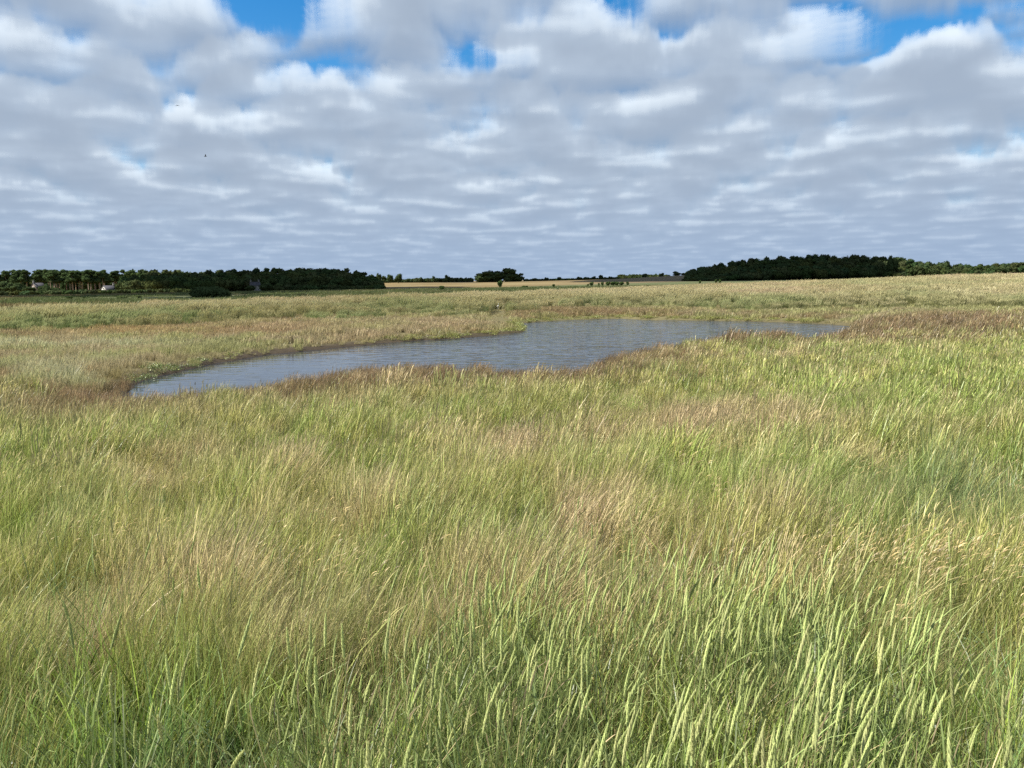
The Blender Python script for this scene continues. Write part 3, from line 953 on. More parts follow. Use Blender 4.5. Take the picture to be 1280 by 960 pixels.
def build_reeds():
    L = Layer('reed_bed', 'wide bed of green reeds with pale beige plumes beyond the pond', 'reeds')
    for (r0, r1, dens, ns, rad, w, lw) in ((70, 150, 0.7, 52, 1.1, 0.026, 0.04), (150, 330, 0.26, 70, 2.0, 0.045, 0.07)):
        x, y = sample(r0, r1, dens, math.radians(41))
        sd, z, u, v = zone(x, y)
        n1 = fbm(x / 16, y / 16, 85, 4)
        low = np.interp(u, [-400, 0, 150, 300, 420, 600, 640, 800, 950, 1060, 1280, 1600], [414, 412, 408, 405, 402, 398, 385, 385, 391, 389, 384, 380])
        edge = v - low + 26 * (n1 - 0.5) + 7 * (fbm(x / 4, y / 6, 89, 3) - 0.5)
        keep = far_side(x, y, u, v) & (sd > 4) & (edge < 0)
        lim = np.interp(u, [-400, 0, 200, 350, 480, 640, 800, 900, 1000, 1280, 1600], [120, 130, 145, 160, 172, 188, 240, 280, 290, 260, 240])
        keep &= clear_of_bird(x, y)
        keep &= np.hypot(x, y) < lim + 30 * (fbm(x / 25, y / 25, 87, 3) - 0.5)
        x, y, z, u, v, n1, edge = (q[keep] for q in (x, y, z, u, v, n1, edge))
        n = len(x)
        n2 = fbm(x / 5, y / 7, 86, 3)
        c = mix3(np.broadcast_to(REEDGREEN, (n, 3)), np.array([0.36, 0.35, 0.15]), sstep(0.4, 0.62, n2))
        front = sstep(-14, -2, edge)
        plum = np.clip(0.35 + 0.9 * (n1 - 0.35) + 0.35 * sstep(395, 375, v) - 0.5 * front * np.interp(u, [0, 400, 640, 1280], [1, 1, .4, .8]), 0, 1)
        plum *= 1 - 0.8 * blob(u, v, 500, 388, 90, 14)
        plum *= 1 - 0.6 * sstep(700, 950, u) * sstep(0.35, 0.6, fbm(x / 9, y / 22, 88, 3) + 0.1)
        c = mix3(c, np.array([0.52, 0.46, 0.25]), np.clip(0.8 * plum, 0, 1))
        c = mix3(c, np.array([0.20, 0.25, 0.10]), 0.35 * front * (u > 780) * sstep(0.35, 0.6, n2))
        c = c * RNG.uniform(0.88, 1.12, n)[:, None]
        tip = mix3(np.broadcast_to(REEDBEIGE, (n, 3)), np.array([0.60, 0.50, 0.33]), sstep(0.4, 0.65, n1))
        tip = mix3(tip, c, (1 - plum) * 0.7)
        s = RNG.uniform(0.8, 1.1, n) * (0.78 + 0.35 * n2) * (0.45 + 0.5 * sstep(1, -11, edge))
        P = protos('reed_%d' % r0, [reed(np.random.default_rng(800 + k), ns, rad, 1.9, w, 0.92, lw) for k in range(5)], M_REED)
        L.band(P, x, y, z, np.stack([s] * 3, -1), rots(n, 0.04 * RNG.normal(size=n), 0.5), c, tip)
    return L.build()


build_meadow()
build_lyme()
build_spikes()
build_golden()
build_rushes()
build_saltmarsh()
build_herbs()
build_rough()
build_reeds()


# ================================================================== TREES
def ico(sub=2):
    import bmesh
    bm = bmesh.new()
    bmesh.ops.create_icosphere(bm, subdivisions=sub, radius=1)
    v = np.array([p.co[:] for p in bm.verts])
    t = np.array([[p.index for p in f.verts] for f in bm.faces])
    bm.free()
    return v, t


ICO2 = ico(2)


def leaves(g, rng, lobes, nper, size, col, var=0.35, core=0.8):
    """leaf clusters spread through each lobe's outer volume, over a dim inner mass of foliage"""
    for (c, r) in lobes:
        c, r = np.asarray(c, float), np.asarray(r, float)
        n = int(nper * (r[0] * r[2]) / 4)
        d = rng.normal(size=(n, 3))
        d /= np.linalg.norm(d, axis=1)[:, None]
        k = rng.uniform(0.72, 1.06, n) + 0.1 * np.sin(d[:, 0] * 7 + c[0]) * np.cos(d[:, 2] * 6)
        p = c + d * k[:, None] * r
        nn = d + rng.normal(size=(n, 3)) * 0.55
        nn /= np.linalg.norm(nn, axis=1)[:, None]
        a = np.cross(nn, rng.normal(size=(n, 3)))
        a /= np.linalg.norm(a, axis=1)[:, None]
        b = np.cross(nn, a)
        s = size * rng.uniform(0.5, 1.25, n)[:, None]
        v = np.stack([p - a * s - b * s * 0.7, p + a * s - b * s * 0.6, p + a * s * 0.7 + b * s * 0.8, p - a * s * 0.6 + b * s * 0.7], 1)
        cc = np.ones((n, 4, 4))
        cc[:, :, :3] = (np.asarray(col) * (1 + var * rng.uniform(-1, 1, n))[:, None] * (1 + 0.15 * rng.uniform(-1, 1)))[:, None, :]
        g.add(v.reshape(-1, 3), np.arange(4 * n).reshape(-1, 4), None, cc.reshape(-1, 4))
        if core:
            iv, it = ICO2
            vv = c + iv * r * core * (1 + 0.12 * np.sin(iv[:, :1] * 5 + c[0]) * np.cos(iv[:, 2:] * 4 + c[1]))
            g.add(vv, None, it, np.tile(np.append(np.asarray(col), 1), (len(iv), 1)))


def round_lobes(rng, W, H, z0, n=9):
    """lobes of a broad crown W wide reaching from z0 to H"""
    cz, hz = (z0 + H) / 2, (H - z0) / 2
    out = [((0, 0, cz - hz * 0.1), (W * 0.36, W * 0.36, hz * 0.8))]
    for i in range(n):
        a = 2 * math.pi * i / n + rng.uniform(-0.3, 0.3)
        e = rng.uniform(-0.5, 1.0)
        q = math.sqrt(max(0.05, 1 - (e * 0.75) ** 2))
        rr = W * rng.uniform(0.17, 0.25)
        rh = min(rr * rng.uniform(0.75, 1.0), hz * 0.6)
        out.append(((math.cos(a) * q * (W / 2 - rr), math.sin(a) * q * (W / 2 - rr), cz + e * (hz - rh)), (rr, rr, rh)))
    return out


def tube(g, p0, p1, r0, r1, seg=6):
    p0, p1 = np.asarray(p0, float), np.asarray(p1, float)
    ax = p1 - p0
    ax /= np.linalg.norm(ax)
    e1 = np.cross(ax, [0.3, 0.9, 0.1]); e1 /= np.linalg.norm(e1)
    e2 = np.cross(ax, e1)
    a = np.linspace(0, 2 * math.pi, seg, endpoint=False)
    ringv = np.cos(a)[:, None] * e1 + np.sin(a)[:, None] * e2
    v = np.concatenate([p0 + ringv * r0, p1 + ringv * r1])
    q = [(i, (i + 1) % seg, seg + (i + 1) % seg, seg + i) for i in range(seg)]
    g.add(v, q, None, np.ones((2 * seg, 4)))


def tree_meshes(seed, W, H, z0, col, size=0.45, nper=70, n=9, bark=None):
    rng = np.random.default_rng(seed)
    g = Geo()
    leaves(g, rng, round_lobes(rng, W, H, z0, n), nper, size, col)
    crown = g.mesh('crown', 'leaf')
    crown.materials.append(M_LEAF)
    t = Geo()
    th = z0 + (H - z0) * 0.5
    tube(t, (0, 0, -0.3), (0.02 * H, 0, th), 0.028 * H, 0.014 * H, 8)
    for k in range(5):
        a = k * 1.3 + rng.uniform(0, 0.6)
        b0 = th * rng.uniform(0.5, 0.95)
        tube(t, (0.01 * H, 0, b0), (math.cos(a) * W * 0.3, math.sin(a) * W * 0.3, b0 + (H - z0) * 0.3), 0.011 * H, 0.004 * H)
    trunk = smooth(t.mesh('trunk', 'leaf'))
    trunk.materials.append(bark or M_BARK)
    return crown, trunk


def pine_meshes(seed, H, W, col):
    rng = np.random.default_rng(seed)
    z0 = H * 0.47
    g = Geo()
    lobes = []
    for i in range(12):
        e = i / 11
        a = rng.uniform(0, 6.28)
        wr = W * (0.5 - 0.28 * e) * rng.uniform(0.5, 1)
        rr = W * rng.uniform(0.20, 0.31) * (1 - 0.3 * e)
        lobes.append(((math.cos(a) * wr * 0.8, math.sin(a) * wr * 0.8, z0 + (H - z0) * (0.1 + 0.8 * e)), (rr, rr, rr * 0.8)))
    leaves(g, rng, lobes, 190, 0.42, col, 0.4, 0.8)
    crown = g.mesh('crown', 'leaf')
    crown.materials.append(M_LEAF)
    t = Geo()
    tube(t, (0, 0, -0.3), (0.15, 0, H * 0.5), 0.30, 0.24, 8)
    tube(t, (0.15, 0, H * 0.5), (0, 0.1, H * 0.93), 0.24, 0.07, 8)
    for k in range(6):
        a = rng.uniform(0, 6.28)
        b0 = H * rng.uniform(0.45, 0.85)
        tube(t, (0.1, 0, b0), (math.cos(a) * W * 0.32, math.sin(a) * W * 0.32, b0 + H * 0.05), 0.07, 0.03, 5)
    trunk = smooth(t.mesh('trunk', 'leaf'))
    trunk.materials.append(M_PINEBARK)
    return crown, trunk


def ground_z(x, y):
    return float(terrain(np.array([x]), np.array([y]))[0])


def place_tree(name, meshes, px, top_py, Y, native_h, native_w, width_m, label, cat, group=None, rz=None):
    x, _, ztop = at_depth(px, top_py, Y)
    zb = ground_z(x, Y)
    h = max(0.8, ztop - zb)
    e = empty(name, (x, Y, zb), random.uniform(0, 6.28) if rz is None else rz)
    s = h / native_h
    sw = width_m / native_w
    e.scale = (sw, sw, s)
    for nm, me in zip(('crown', 'trunk'), meshes):
        o = link(bpy.data.objects.new(nm, me), e)
    tag(e, label, cat, group)
    return e


DARK = (0.050, 0.072, 0.030)
MIDG = (0.055, 0.085, 0.028)
PINEC = (0.055, 0.085, 0.032)

# -------- woods that read as one mass: crowns of every tree in one object
def wood(name, label, spec, col, seed, size=0.7, nper=46):
    """spec: (px, top_py, Y, width_m) of each crown"""
    rng = np.random.default_rng(seed)
    g = Geo()
    for (px, ty, Y, W) in spec:
        x, _, zt = at_depth(px, ty, Y)
        zb = ground_z(x, Y)
        H = max(3.0, zt - zb)
        lob = [((x + c[0], Y + c[1], zb + c[2]), r) for c, r in round_lobes(rng, W, H, -1.0, 9)]
        k = rng.uniform(0.75, 1.25)
        tint = np.array(col) * k * np.array([rng.uniform(0.85, 1.25), 1, rng.uniform(0.8, 1.1)])
        leaves(g, rng, lob, nper, size, tint, 0.4, 0.82)
    me = g.mesh(name, 'leaf')
    me.materials.append(M_LEAF)
    return tag(link(bpy.data.objects.new(name, me)), label, 'wood', None, 'stuff')


def rowspec(rng, pts, Y, step_px, W, rows, dy, drop, jit=1.2):
    """crowns along a skyline traced in the photograph, further rows behind standing up to it, nearer rows lower"""
    xs, ys = [p[0] for p in pts], [p[1] for p in pts]
    out = []
    for k in range(rows):
        px = xs[0] + rng.uniform(0, step_px)
        while px < xs[-1]:
            ty = np.interp(px, xs, ys)
            out.append((px, ty + k * drop + rng.uniform(-0.3, 1) * jit * 0.7, Y - k * dy + rng.uniform(-6, 6), W * rng.uniform(0.75, 1.25)))
            px += step_px * rng.uniform(0.7, 1.3)
    return out


r_ = np.random.default_rng(31)
left_sky = [(155, 338), (175, 336), (210, 336), (260, 337), (285, 336), (310, 334), (345, 334), (370, 333), (420, 333), (445, 336), (458, 341), (468, 346), (474, 352)]
spec = rowspec(r_, left_sky, 590, 8, 12, 5, 16, 3.2)
spec += rowspec(r_, [(340, 354), (400, 354), (478, 357)], 520, 11, 8, 2, 8, 2)
spec += rowspec(r_, [(-60, 342), (60, 342), (158, 340)], 660, 10, 12, 2, 14, 4.5)
wood('broadleaf_wood', 'dark dense broadleaf wood at left with one long rounded skyline', spec, DARK, 5)
right_sky = [(860, 339.5), (866, 338), (874, 334), (885, 329.5), (905, 328), (925, 324), (950, 321), (985, 319), (1020, 317), (1060, 316), (1085, 317), (1110, 320), (1130, 321), (1148, 325)]
spec = rowspec(r_, right_sky, 800, 8, 15, 5, 16, 4.4)
wood('hill_wood', 'dark dense wood covering the low hill at right', spec, DARK, 6)
spec = rowspec(r_, [(1138, 322), (1150, 324), (1170, 327.5), (1195, 329), (1215, 330), (1236, 331)], 700, 8, 11, 3, 16, 3.4)
wood('lit_woodland_edge', 'lighter green woodland edge trailing down right of the hill wood', spec, (0.04, 0.062, 0.025), 7)
spec = rowspec(r_, [(1215, 330), (1250, 328), (1300, 327), (1380, 326)], 1100, 9, 16, 2, 20, 3)
wood('distant_wood', 'distant dark wood at the far right edge of the horizon', spec, DARK, 8)
spec = rowspec(r_, [(772, 343), (800, 342), (835, 342)], 1150, 7, 12, 2, 15, 2.0, 0.8)
wood('skyline_wood', 'thin strip of wood on the skyline left of the hill', spec, DARK, 9)
spec = rowspec(r_, [(462, 348), (505, 348.2), (520, 346.8), (560, 346.6), (592, 346.5)], 1050, 3.2, 7, 2, 10, 1.0, 1.6)
wood('hedgerow', 'dark hedgerow along the top of the stubble field', spec, DARK, 10, 0.6)
spec = rowspec(r_, [(655, 348.6), (690, 348.2), (716, 348.6), (724, 347.2), (772, 345.5)], 1060, 3.4, 7, 2, 10, 0.6, 1.4)
wood('skyline_hedge', 'broken dark hedge along the skyline between the clump and the thin wood', spec, DARK, 11, 0.6)
spec = rowspec(r_, [(-60, 367), (60, 367), (128, 365.5), (150, 365), (235, 366.5)], 480, 8, 7, 1, 12, 1.0, 0.6)
wood('field_hedge', 'low dark hedge in front of the pines and white cottage', spec, DARK, 12, 0.5)

# -------- single trees
BROAD = [tree_meshes(40 + k, 10, 10, 0.4, DARK, 0.5, 60, 11) for k in range(4)]
BUSH = [tree_meshes(60 + k, 10, 10, 0.3, MIDG, 0.55, 60, 9) for k in range(3)]
CLUMP = [tree_meshes(50 + k, 10, 10, -2.5, DARK, 0.5, 60, 12) for k in range(3)]
PINE = [pine_meshes(80 + k, 20, 8, (0.06, 0.09, 0.035)) for k in range(5)]

# pines with bare trunks at the left, standing clear in front of the shadows
pl = 'tall pine with bare tan trunk in the stand at far left'
for i, px in enumerate([62, 65.5, 67, 73, 80.5, 82, 88, 90, 97, 99, 108, 112.5, 116.5, 118, 124, 127.5]):
    place_tree('pine_tree', PINE[i % 5], px + random.uniform(-.6, .6), 338.5 + random.uniform(-1.5, 1.5), 560 + random.uniform(-12, 12), 20, 8, random.uniform(8, 11.5), pl, 'pine tree', 'pines in the stand at far left')
for i in range(26):
    px = -45 + i * 8 + random.uniform(-3.5, 3.5)
    place_tree('pine_tree', PINE[(i * 3) % 5], px, 338 + random.uniform(-1.5, 1.0), 600 + random.uniform(-14, 22), 20, 8, random.uniform(8.5, 12), pl, 'pine tree', 'pines in the stand at far left')
# low trees and bushes at the feet of the pines
for i, (px, ty, Y, W) in enumerate([(-30, 352, 540, 14), (-8, 350, 545, 13), (8, 351, 545, 12), (22, 353, 540, 11), (36, 358, 535, 9), (55, 355, 545, 9), (66, 359, 535, 8), (76, 360, 532, 8), (100, 361, 540, 7)]):
    place_tree('understorey_tree', BROAD[i % 4], px, ty, Y, 10, 10, W, 'low dark tree growing at the feet of the far left pines', 'tree', 'low trees at the feet of the pines')
place_tree('garden_tree', BROAD[3], 55, 356, 528, 10, 10, 8, 'low dark tree covering the right side of the brick gable', 'tree')
place_tree('garden_tree', BROAD[1], 332, 353.5, 488, 10, 10, 9, 'low dark tree hiding the right side of the grey farmhouse', 'tree')
place_tree('garden_tree', BROAD[2], 313, 356.5, 492, 10, 10, 7, 'low dark tree hiding the left foot of the grey farmhouse', 'tree')
place_tree('thorn_bush', tree_meshes(71, 16, 5, -2.2, DARK, 0.4, 80, 16), 262, 357.2, 290, 5, 16, 16, 'big black-green domed bush standing alone before the left wood', 'bush')
for i, (px, ty, Y, W, lab) in enumerate([
        (152, 371.5, 290, 4.5, 'low dark bush in the field below the white cottage'), (173, 371, 290, 2.2, 'small dark bush right of the one below the white cottage'),
        (107, 371, 290, 3, 'dark bush on the field edge below the pines'), (87, 370.5, 295, 3, 'dark bush at far left below the pine trunks'),
        (552, 357, 420, 3.6, 'round dark green bush alone in front of the stubble field'),
        (625, 349.5, 500, 3.8, 'tall olive bush on the stubble below the rounded tree clump'),
        (656, 356.8, 470, 4.6, 'flat pale green bush right of the tall olive bush'),
        (692, 355, 480, 2.2, 'small dark bush alone between the stubble and green strip'),
        (739.5, 352.0, 520, 3.2, 'larger round dark bush in the brown field'), (735, 354.5, 520, 1.6, 'tiny dark bush beside the larger round bush'),
        (748.5, 353.5, 520, 1.6, 'tiny dark bush second from the larger round bush'), (753, 352.0, 520, 2.2, 'small dark bush third from the larger round bush'),
        (875, 350.0, 560, 1.8, 'tiny dark bush in the field left of the hill wood'), (895, 349.0, 560, 2.0, 'small dark bush before the hill wood, left of a pair'),
        (900, 348.6, 560, 2.0, 'small dark bush before the hill wood, right of a pair')]):
    place_tree('bush', BUSH[i % 3], px, ty, Y, 10, 10, W, lab, 'bush')
for i, px in enumerate([760, 766, 771, 777, 784.5]):
    place_tree('bush', BUSH[i % 3], px, 351.5 + 0.3 * (i % 2), 520, 10, 10, 3.6 if i < 4 else 2.2, 'dark bush in the short row across the brown field', 'bush', 'bushes in a row across the brown field')

# the clump in the middle of the skyline
for i, (px, ty, Y, W, lab) in enumerate([(606, 338, 900, 24, 'left rounded tree of the dark clump on the skyline'), (620, 335.5, 905, 26, 'middle tree of the dark clump on the skyline'),
                                         (637, 334.6, 900, 22, 'tallest tree of the dark clump on the skyline'), (647, 340.5, 900, 17, 'low right tree of the dark clump on the skyline'), (600, 343, 895, 14, 'lowest left tree of the dark clump on the skyline')]):
    place_tree('clump_tree', CLUMP[i % 3], px, ty, Y, 10, 10, W, lab, 'tree')
# skyline trees, each of its own size
sky_tr = [(466, 342, 900, 7, 'first of the four skyline trees right of the dark wood'), (473, 341, 900, 7.5, 'second of the four skyline trees right of the dark wood'), (487.5, 342.6, 900, 8, 'third of the four skyline trees right of the dark wood'), (498, 341.6, 900, 10, 'biggest of the four skyline trees right of the dark wood'),
          (480, 344, 910, 6.5, 'low tree between the skyline trees by the dark wood'),
          (526, 346, 1000, 5, 'tiny tree above the hedgerow, nearest the dark wood'), (542, 344.5, 1000, 4.5, 'narrow tree standing above the middle of the hedgerow'), (559, 343.2, 1000, 8, 'thin-crowned tree highest above the hedgerow'),
          (668, 347.3, 1000, 8, 'low tree just right of the rounded skyline clump'), (683, 346.5, 1000, 6.5, 'second low tree right of the rounded skyline clump'), (699, 346, 1000, 6.5, 'third low tree right of the rounded skyline clump'),
          (677, 348.2, 1000, 6, 'bushy gap tree between two low skyline trees'), (707, 348, 1000, 7, 'last low tree of the row right of the clump'),
          (724, 345.6, 1000, 8, 'square-topped tree in mid skyline'), (733, 346, 1000, 9, 'broad low tree beside the square-topped skyline tree'), (742, 345, 1000, 7, 'round tree in the middle of the skyline row'), (751, 343.2, 1000, 6.5, 'pointed tallest tree in the middle skyline row'), (763, 345.2, 1000, 6.5, 'small round tree right of the pointed skyline tree'),
          (806, 341.6, 1000, 8, 'tree rising from the middle of the thin skyline wood'), (827, 340.8, 1000, 7.5, 'tree rising from the right end of the thin skyline wood'), (846, 338.5, 950, 11, 'round tree between the skyline wood and the hill wood'), (856, 340.3, 950, 9, 'low round tree left of the hill wood'), (866, 335.8, 900, 10, 'open-crowned tree at the left foot of the hill wood'),
          (861, 337.5, 900, 9, 'dark tree at the left foot of the hill wood'),
          (916, 324.6, 790, 10, 'tree standing up from the left shoulder of the hill wood'),
          (1116, 318.6, 740, 11, 'tree bulging from the right end of the hill wood crest'), (1180, 325.6, 690, 12, 'big rounded tree above the lighter woodland edge'), (1158, 326, 690, 10, 'dark tree between the hill wood and the lighter edge'), (1200, 330, 690, 10, 'low rounded tree right of the big rounded one at far right')]
for i, (px, ty, Y, W, lab) in enumerate(sky_tr):
    place_tree('tree', BROAD[i % 4], px, ty, Y, 10, 10, W, lab, 'tree')


# ================================================================== HOUSES
def box(g, x0, x1, y0, y1, z0, z1):
    v = [(x0, y0, z0), (x1, y0, z0), (x1, y1, z0), (x0, y1, z0), (x0, y0, z1), (x1, y0, z1), (x1, y1, z1), (x0, y1, z1)]
    q = [(0, 3, 2, 1), (4, 5, 6, 7), (0, 1, 5, 4), (1, 2, 6, 5), (2, 3, 7, 6), (3, 0, 4, 7)]
    g.add(v, q, None, np.ones((8, 4)))


def part(name, g, mat, parent):
    me = g.mesh(name)
    me.materials.append(mat)
    return link(bpy.data.objects.new(name, me), parent)


def house(name, label, loc, rz, L, W, H, R, wall_m, roof_m, chims, wins, door=None, scale=1.0):
    """gabled house, long axis along local x, gables at both ends"""
    e = empty(name, loc, rz)
    e.scale = (scale,) * 3
    tag(e, label, 'house')
    g = Geo()
    a, b = L / 2, W / 2
    v = [(-a, -b, -1), (a, -b, -1), (a, b, -1), (-a, b, -1), (-a, -b, H), (a, -b, H), (a, b, H), (-a, b, H), (-a, 0, R), (a, 0, R)]
    g.add(v, [(0, 1, 5, 4), (2, 3, 7, 6)], [(3, 0, 4), (3, 4, 7), (7, 4, 8), (1, 2, 6), (1, 6, 5), (5, 6, 9)], np.ones((10, 4)))
    part('wall', g, wall_m, e)
    g = Geo()
    k = (R - H) / b
    for s in (-1, 1):
        y0, z0 = s * (b + 0.35), H - 0.35 * k
        v = [(-a - .3, y0, z0), (a + .3, y0, z0), (a + .3, 0, R + 0.02), (-a - .3, 0, R + 0.02)]
        v += [(p[0], p[1], p[2] + 0.18) for p in v]
        g.add(v, [(0, 1, 2, 3), (7, 6, 5, 4), (0, 4, 5, 1), (1, 5, 6, 2), (2, 6, 7, 3), (3, 7, 4, 0)], None, np.ones((8, 4)))
    rf = part('roof', g, roof_m, e)
    for cx in chims:
        g = Geo()
        box(g, cx - 0.45, cx + 0.45, -0.4, 0.4, R - 0.6, R + 1.5)
        box(g, cx - 0.55, cx + 0.55, -0.5, 0.5, R + 1.5, R + 1.7)
        box(g, cx - 0.2, cx + 0.2, -0.2, 0.2, R + 1.7, R + 2.1)
        part('chimney', g, M_STONE, rf)
    for (side, p, z, w, h) in wins:
        g = Geo()
        f = Geo()
        if side == 'front':
            box(g, p - w / 2, p + w / 2, -b - 0.03, -b + 0.02, z, z + h)
            for (x0, x1, z0, z1) in ((-w / 2 - .1, w / 2 + .1, h, h + .1), (-w / 2 - .1, w / 2 + .1, -.12, 0), (-w / 2 - .1, -w / 2, 0, h), (w / 2, w / 2 + .1, 0, h), (-.04, .04, 0, h)):
                box(f, p + x0, p + x1, -b - 0.08, -b + 0.01, z + z0, z + z1)
        else:
            box(g, -a - 0.03, -a + 0.02, p - w / 2, p + w / 2, z, z + h)
            for (x0, x1, z0, z1) in ((-w / 2 - .1, w / 2 + .1, h, h + .1), (-w / 2 - .1, w / 2 + .1, -.12, 0), (-w / 2 - .1, -w / 2, 0, h), (w / 2, w / 2 + .1, 0, h), (-.04, .04, 0, h)):
                box(f, -a - 0.08, -a + 0.01, p + x0, p + x1, z + z0, z + z1)
        wn = part('window', g, M_GLASS, e)
        part('frame', f, M_WHITE, wn)
    if door is not None:
        g = Geo()
        box(g, door - 0.5, door + 0.5, -b - 0.05, -b + 0.02, 0, 2.05)
        part('door', g, M_WOOD, e)
    return e


x, Y, _ = at_depth(137, 364, 520)
house('cottage', 'white-walled cottage with dark slate roof below the pines', (x, Y, ground_z(x, Y)), math.radians(70), 9.5, 5.5, 2.6, 5.2, M_WHITE, M_SLATE, [3.6],
      [('front', -2.6, 0.9, 1.2, 1.1), ('front', 2.6, 0.9, 1.2, 1.1), ('gable', 0, 3.0, 0.8, 0.9)], 0.2)
x, Y, _ = at_depth(319, 362, 505)
house('farmhouse', 'grey farmhouse with two chimneys half hidden in the dark wood', (x, Y, ground_z(x, Y)), math.radians(28), 7.5, 5.5, 5.0, 7.6, M_STONE, M_SLATE, [-3.1, 3.1],
      [('front', -2, 3.2, 1.1, 1.3), ('front', 2, 3.2, 1.1, 1.3), ('front', 2, 0.8, 1.1, 1.4), ('gable', 0, 3.1, 1, 1.2)], -1.8, 0.8)
x, Y, _ = at_depth(48, 362, 548)
house('gabled_house', 'pale brick gable with one window among the far left trees', (x, Y, ground_z(x, Y)), math.radians(75), 8, 5.5, 4.6, 7.6, M_BRICK, M_SLATE, [-3.4],
      [('gable', 0, 4.0, 0.9, 1.1)], 0.0)


# ================================================================== BIRDS
def sweep(g, pts, rad, seg=8):
    """one continuous skin round a centre line"""
    pts, rad = np.asarray(pts, float), np.asarray(rad, float)
    n = len(pts)
    a = np.linspace(0, 2 * math.pi, seg, endpoint=False)
    vs = []
    for i in range(n):
        t = pts[min(i + 1, n - 1)] - pts[max(i - 1, 0)]
        t /= np.linalg.norm(t)
        e1 = np.cross(t, [0, 1, 0.01]); e1 /= np.linalg.norm(e1)
        e2 = np.cross(t, e1)
        vs.append(pts[i] + rad[i] * (np.cos(a)[:, None] * e1 + np.sin(a)[:, None] * e2))
    q = [(i * seg + j, i * seg + (j + 1) % seg, (i + 1) * seg + (j + 1) % seg, (i + 1) * seg + j) for i in range(n - 1) for j in range(seg)]
    g.add(np.concatenate(vs), q, None, np.ones((n * seg, 4)))


def egret(px, py, label):
    x, y = on_plane(px, py, 0.75)
    e = empty('egret', (x, y, ground_z(x, y)), math.radians(-60))
    e.scale = (1.1,) * 3
    tag(e, label, 'bird')
    g = Geo()
    sweep(g, [(-0.30, 0, 0.30), (-0.2, 0, 0.36), (-0.05, 0, 0.43), (0.08, 0, 0.50), (0.13, 0, 0.58), (0.10, 0, 0.68), (0.07, 0, 0.77), (0.10, 0, 0.85), (0.16, 0, 0.88), (0.20, 0, 0.875)],
          [0.01, 0.07, 0.13, 0.10, 0.055, 0.036, 0.033, 0.04, 0.038, 0.012])
    for s in (-1, 1):
        sweep(g, [(-0.02, 0.05 * s, 0.36), (0.0, 0.05 * s, 0.2), (-0.03, 0.05 * s, 0.0)], [0.024, 0.014, 0.010], 6)
    b = part('body', g, M_FEATHER, e)
    smooth(b.data)
    g = Geo()
    sweep(g, [(0.19, 0, 0.877), (0.25, 0, 0.868), (0.31, 0, 0.858)], [0.014, 0.008, 0.002], 6)
    part('beak', g, M_BEAK, e)


egret(622.5, 384, 'small white egret standing upright at the foot of the far reeds')


def flying_bird(px, py, Y, heading, flap, span, mat, label):
    p = at_depth(px, py, Y)
    g = Geo()
    sweep(g, [(-0.24, 0, 0), (-0.14, 0, 0.0), (0, 0, 0.01), (0.12, 0, 0.02), (0.18, 0, 0.024), (0.23, 0, 0.03), (0.27, 0, 0.02)], [0.03, 0.04, 0.065, 0.055, 0.038, 0.03, 0.004], 8)
    for s in (-1, 1):
        top = [(0.09, 0.03 * s, 0.03), (0.12, span * 0.25 * s, 0.03 + flap * 0.7), (0.02, span * 0.5 * s, 0.03 + flap)]
        bot = [(-0.09, 0.03 * s, 0.01), (-0.04, span * 0.25 * s, 0.01 + flap * 0.7), (-0.02, span * 0.5 * s, 0.02 + flap)]
        v = top + bot + [(q[0], q[1], q[2] - 0.015) for q in top + bot]
        g.add(v, [(0, 1, 4, 3), (1, 2, 5, 4), (9, 10, 7, 6), (10, 11, 8, 7), (0, 6, 7, 1), (1, 7, 8, 2), (3, 4, 10, 9), (4, 5, 11, 10), (2, 8, 11, 5)], None, np.ones((12, 4)))
    me = g.mesh('flying_bird')
    me.materials.append(mat)
    o = link(bpy.data.objects.new('flying_bird', me))
    o.location = p
    o.rotation_euler = (0, 0, heading)
    tag(o, label, 'bird')


flying_bird(221.5, 132, 150, math.radians(75), 0.04, 1.0, M_DARKFEATHER, 'tiny flat-winged bird, higher of two against the clouds')
flying_bird(256.7, 195.5, 140, math.radians(20), 0.30, 0.7, M_DARKFEATHER, 'tiny dark bird with raised wings, lower of two against the clouds')

# ================================================================== LIGHT
SUN_EL = math.radians(48)
SUN_AZ = math.radians(-104)                     # from the left, a little behind the camera (0 = along the view)
S = Vector((math.sin(SUN_AZ) * math.cos(SUN_EL), math.cos(SUN_AZ) * math.cos(SUN_EL), math.sin(SUN_EL)))
sl = bpy.data.lights.new('sun', 'SUN')
sl.energy = 5.0
sl.angle = math.radians(0.53)
sl.color = (1.0, 0.95, 0.86)
so = link(bpy.data.objects.new('sun', sl))
so.rotation_euler = S.to_track_quat('Z', 'Y').to_euler()

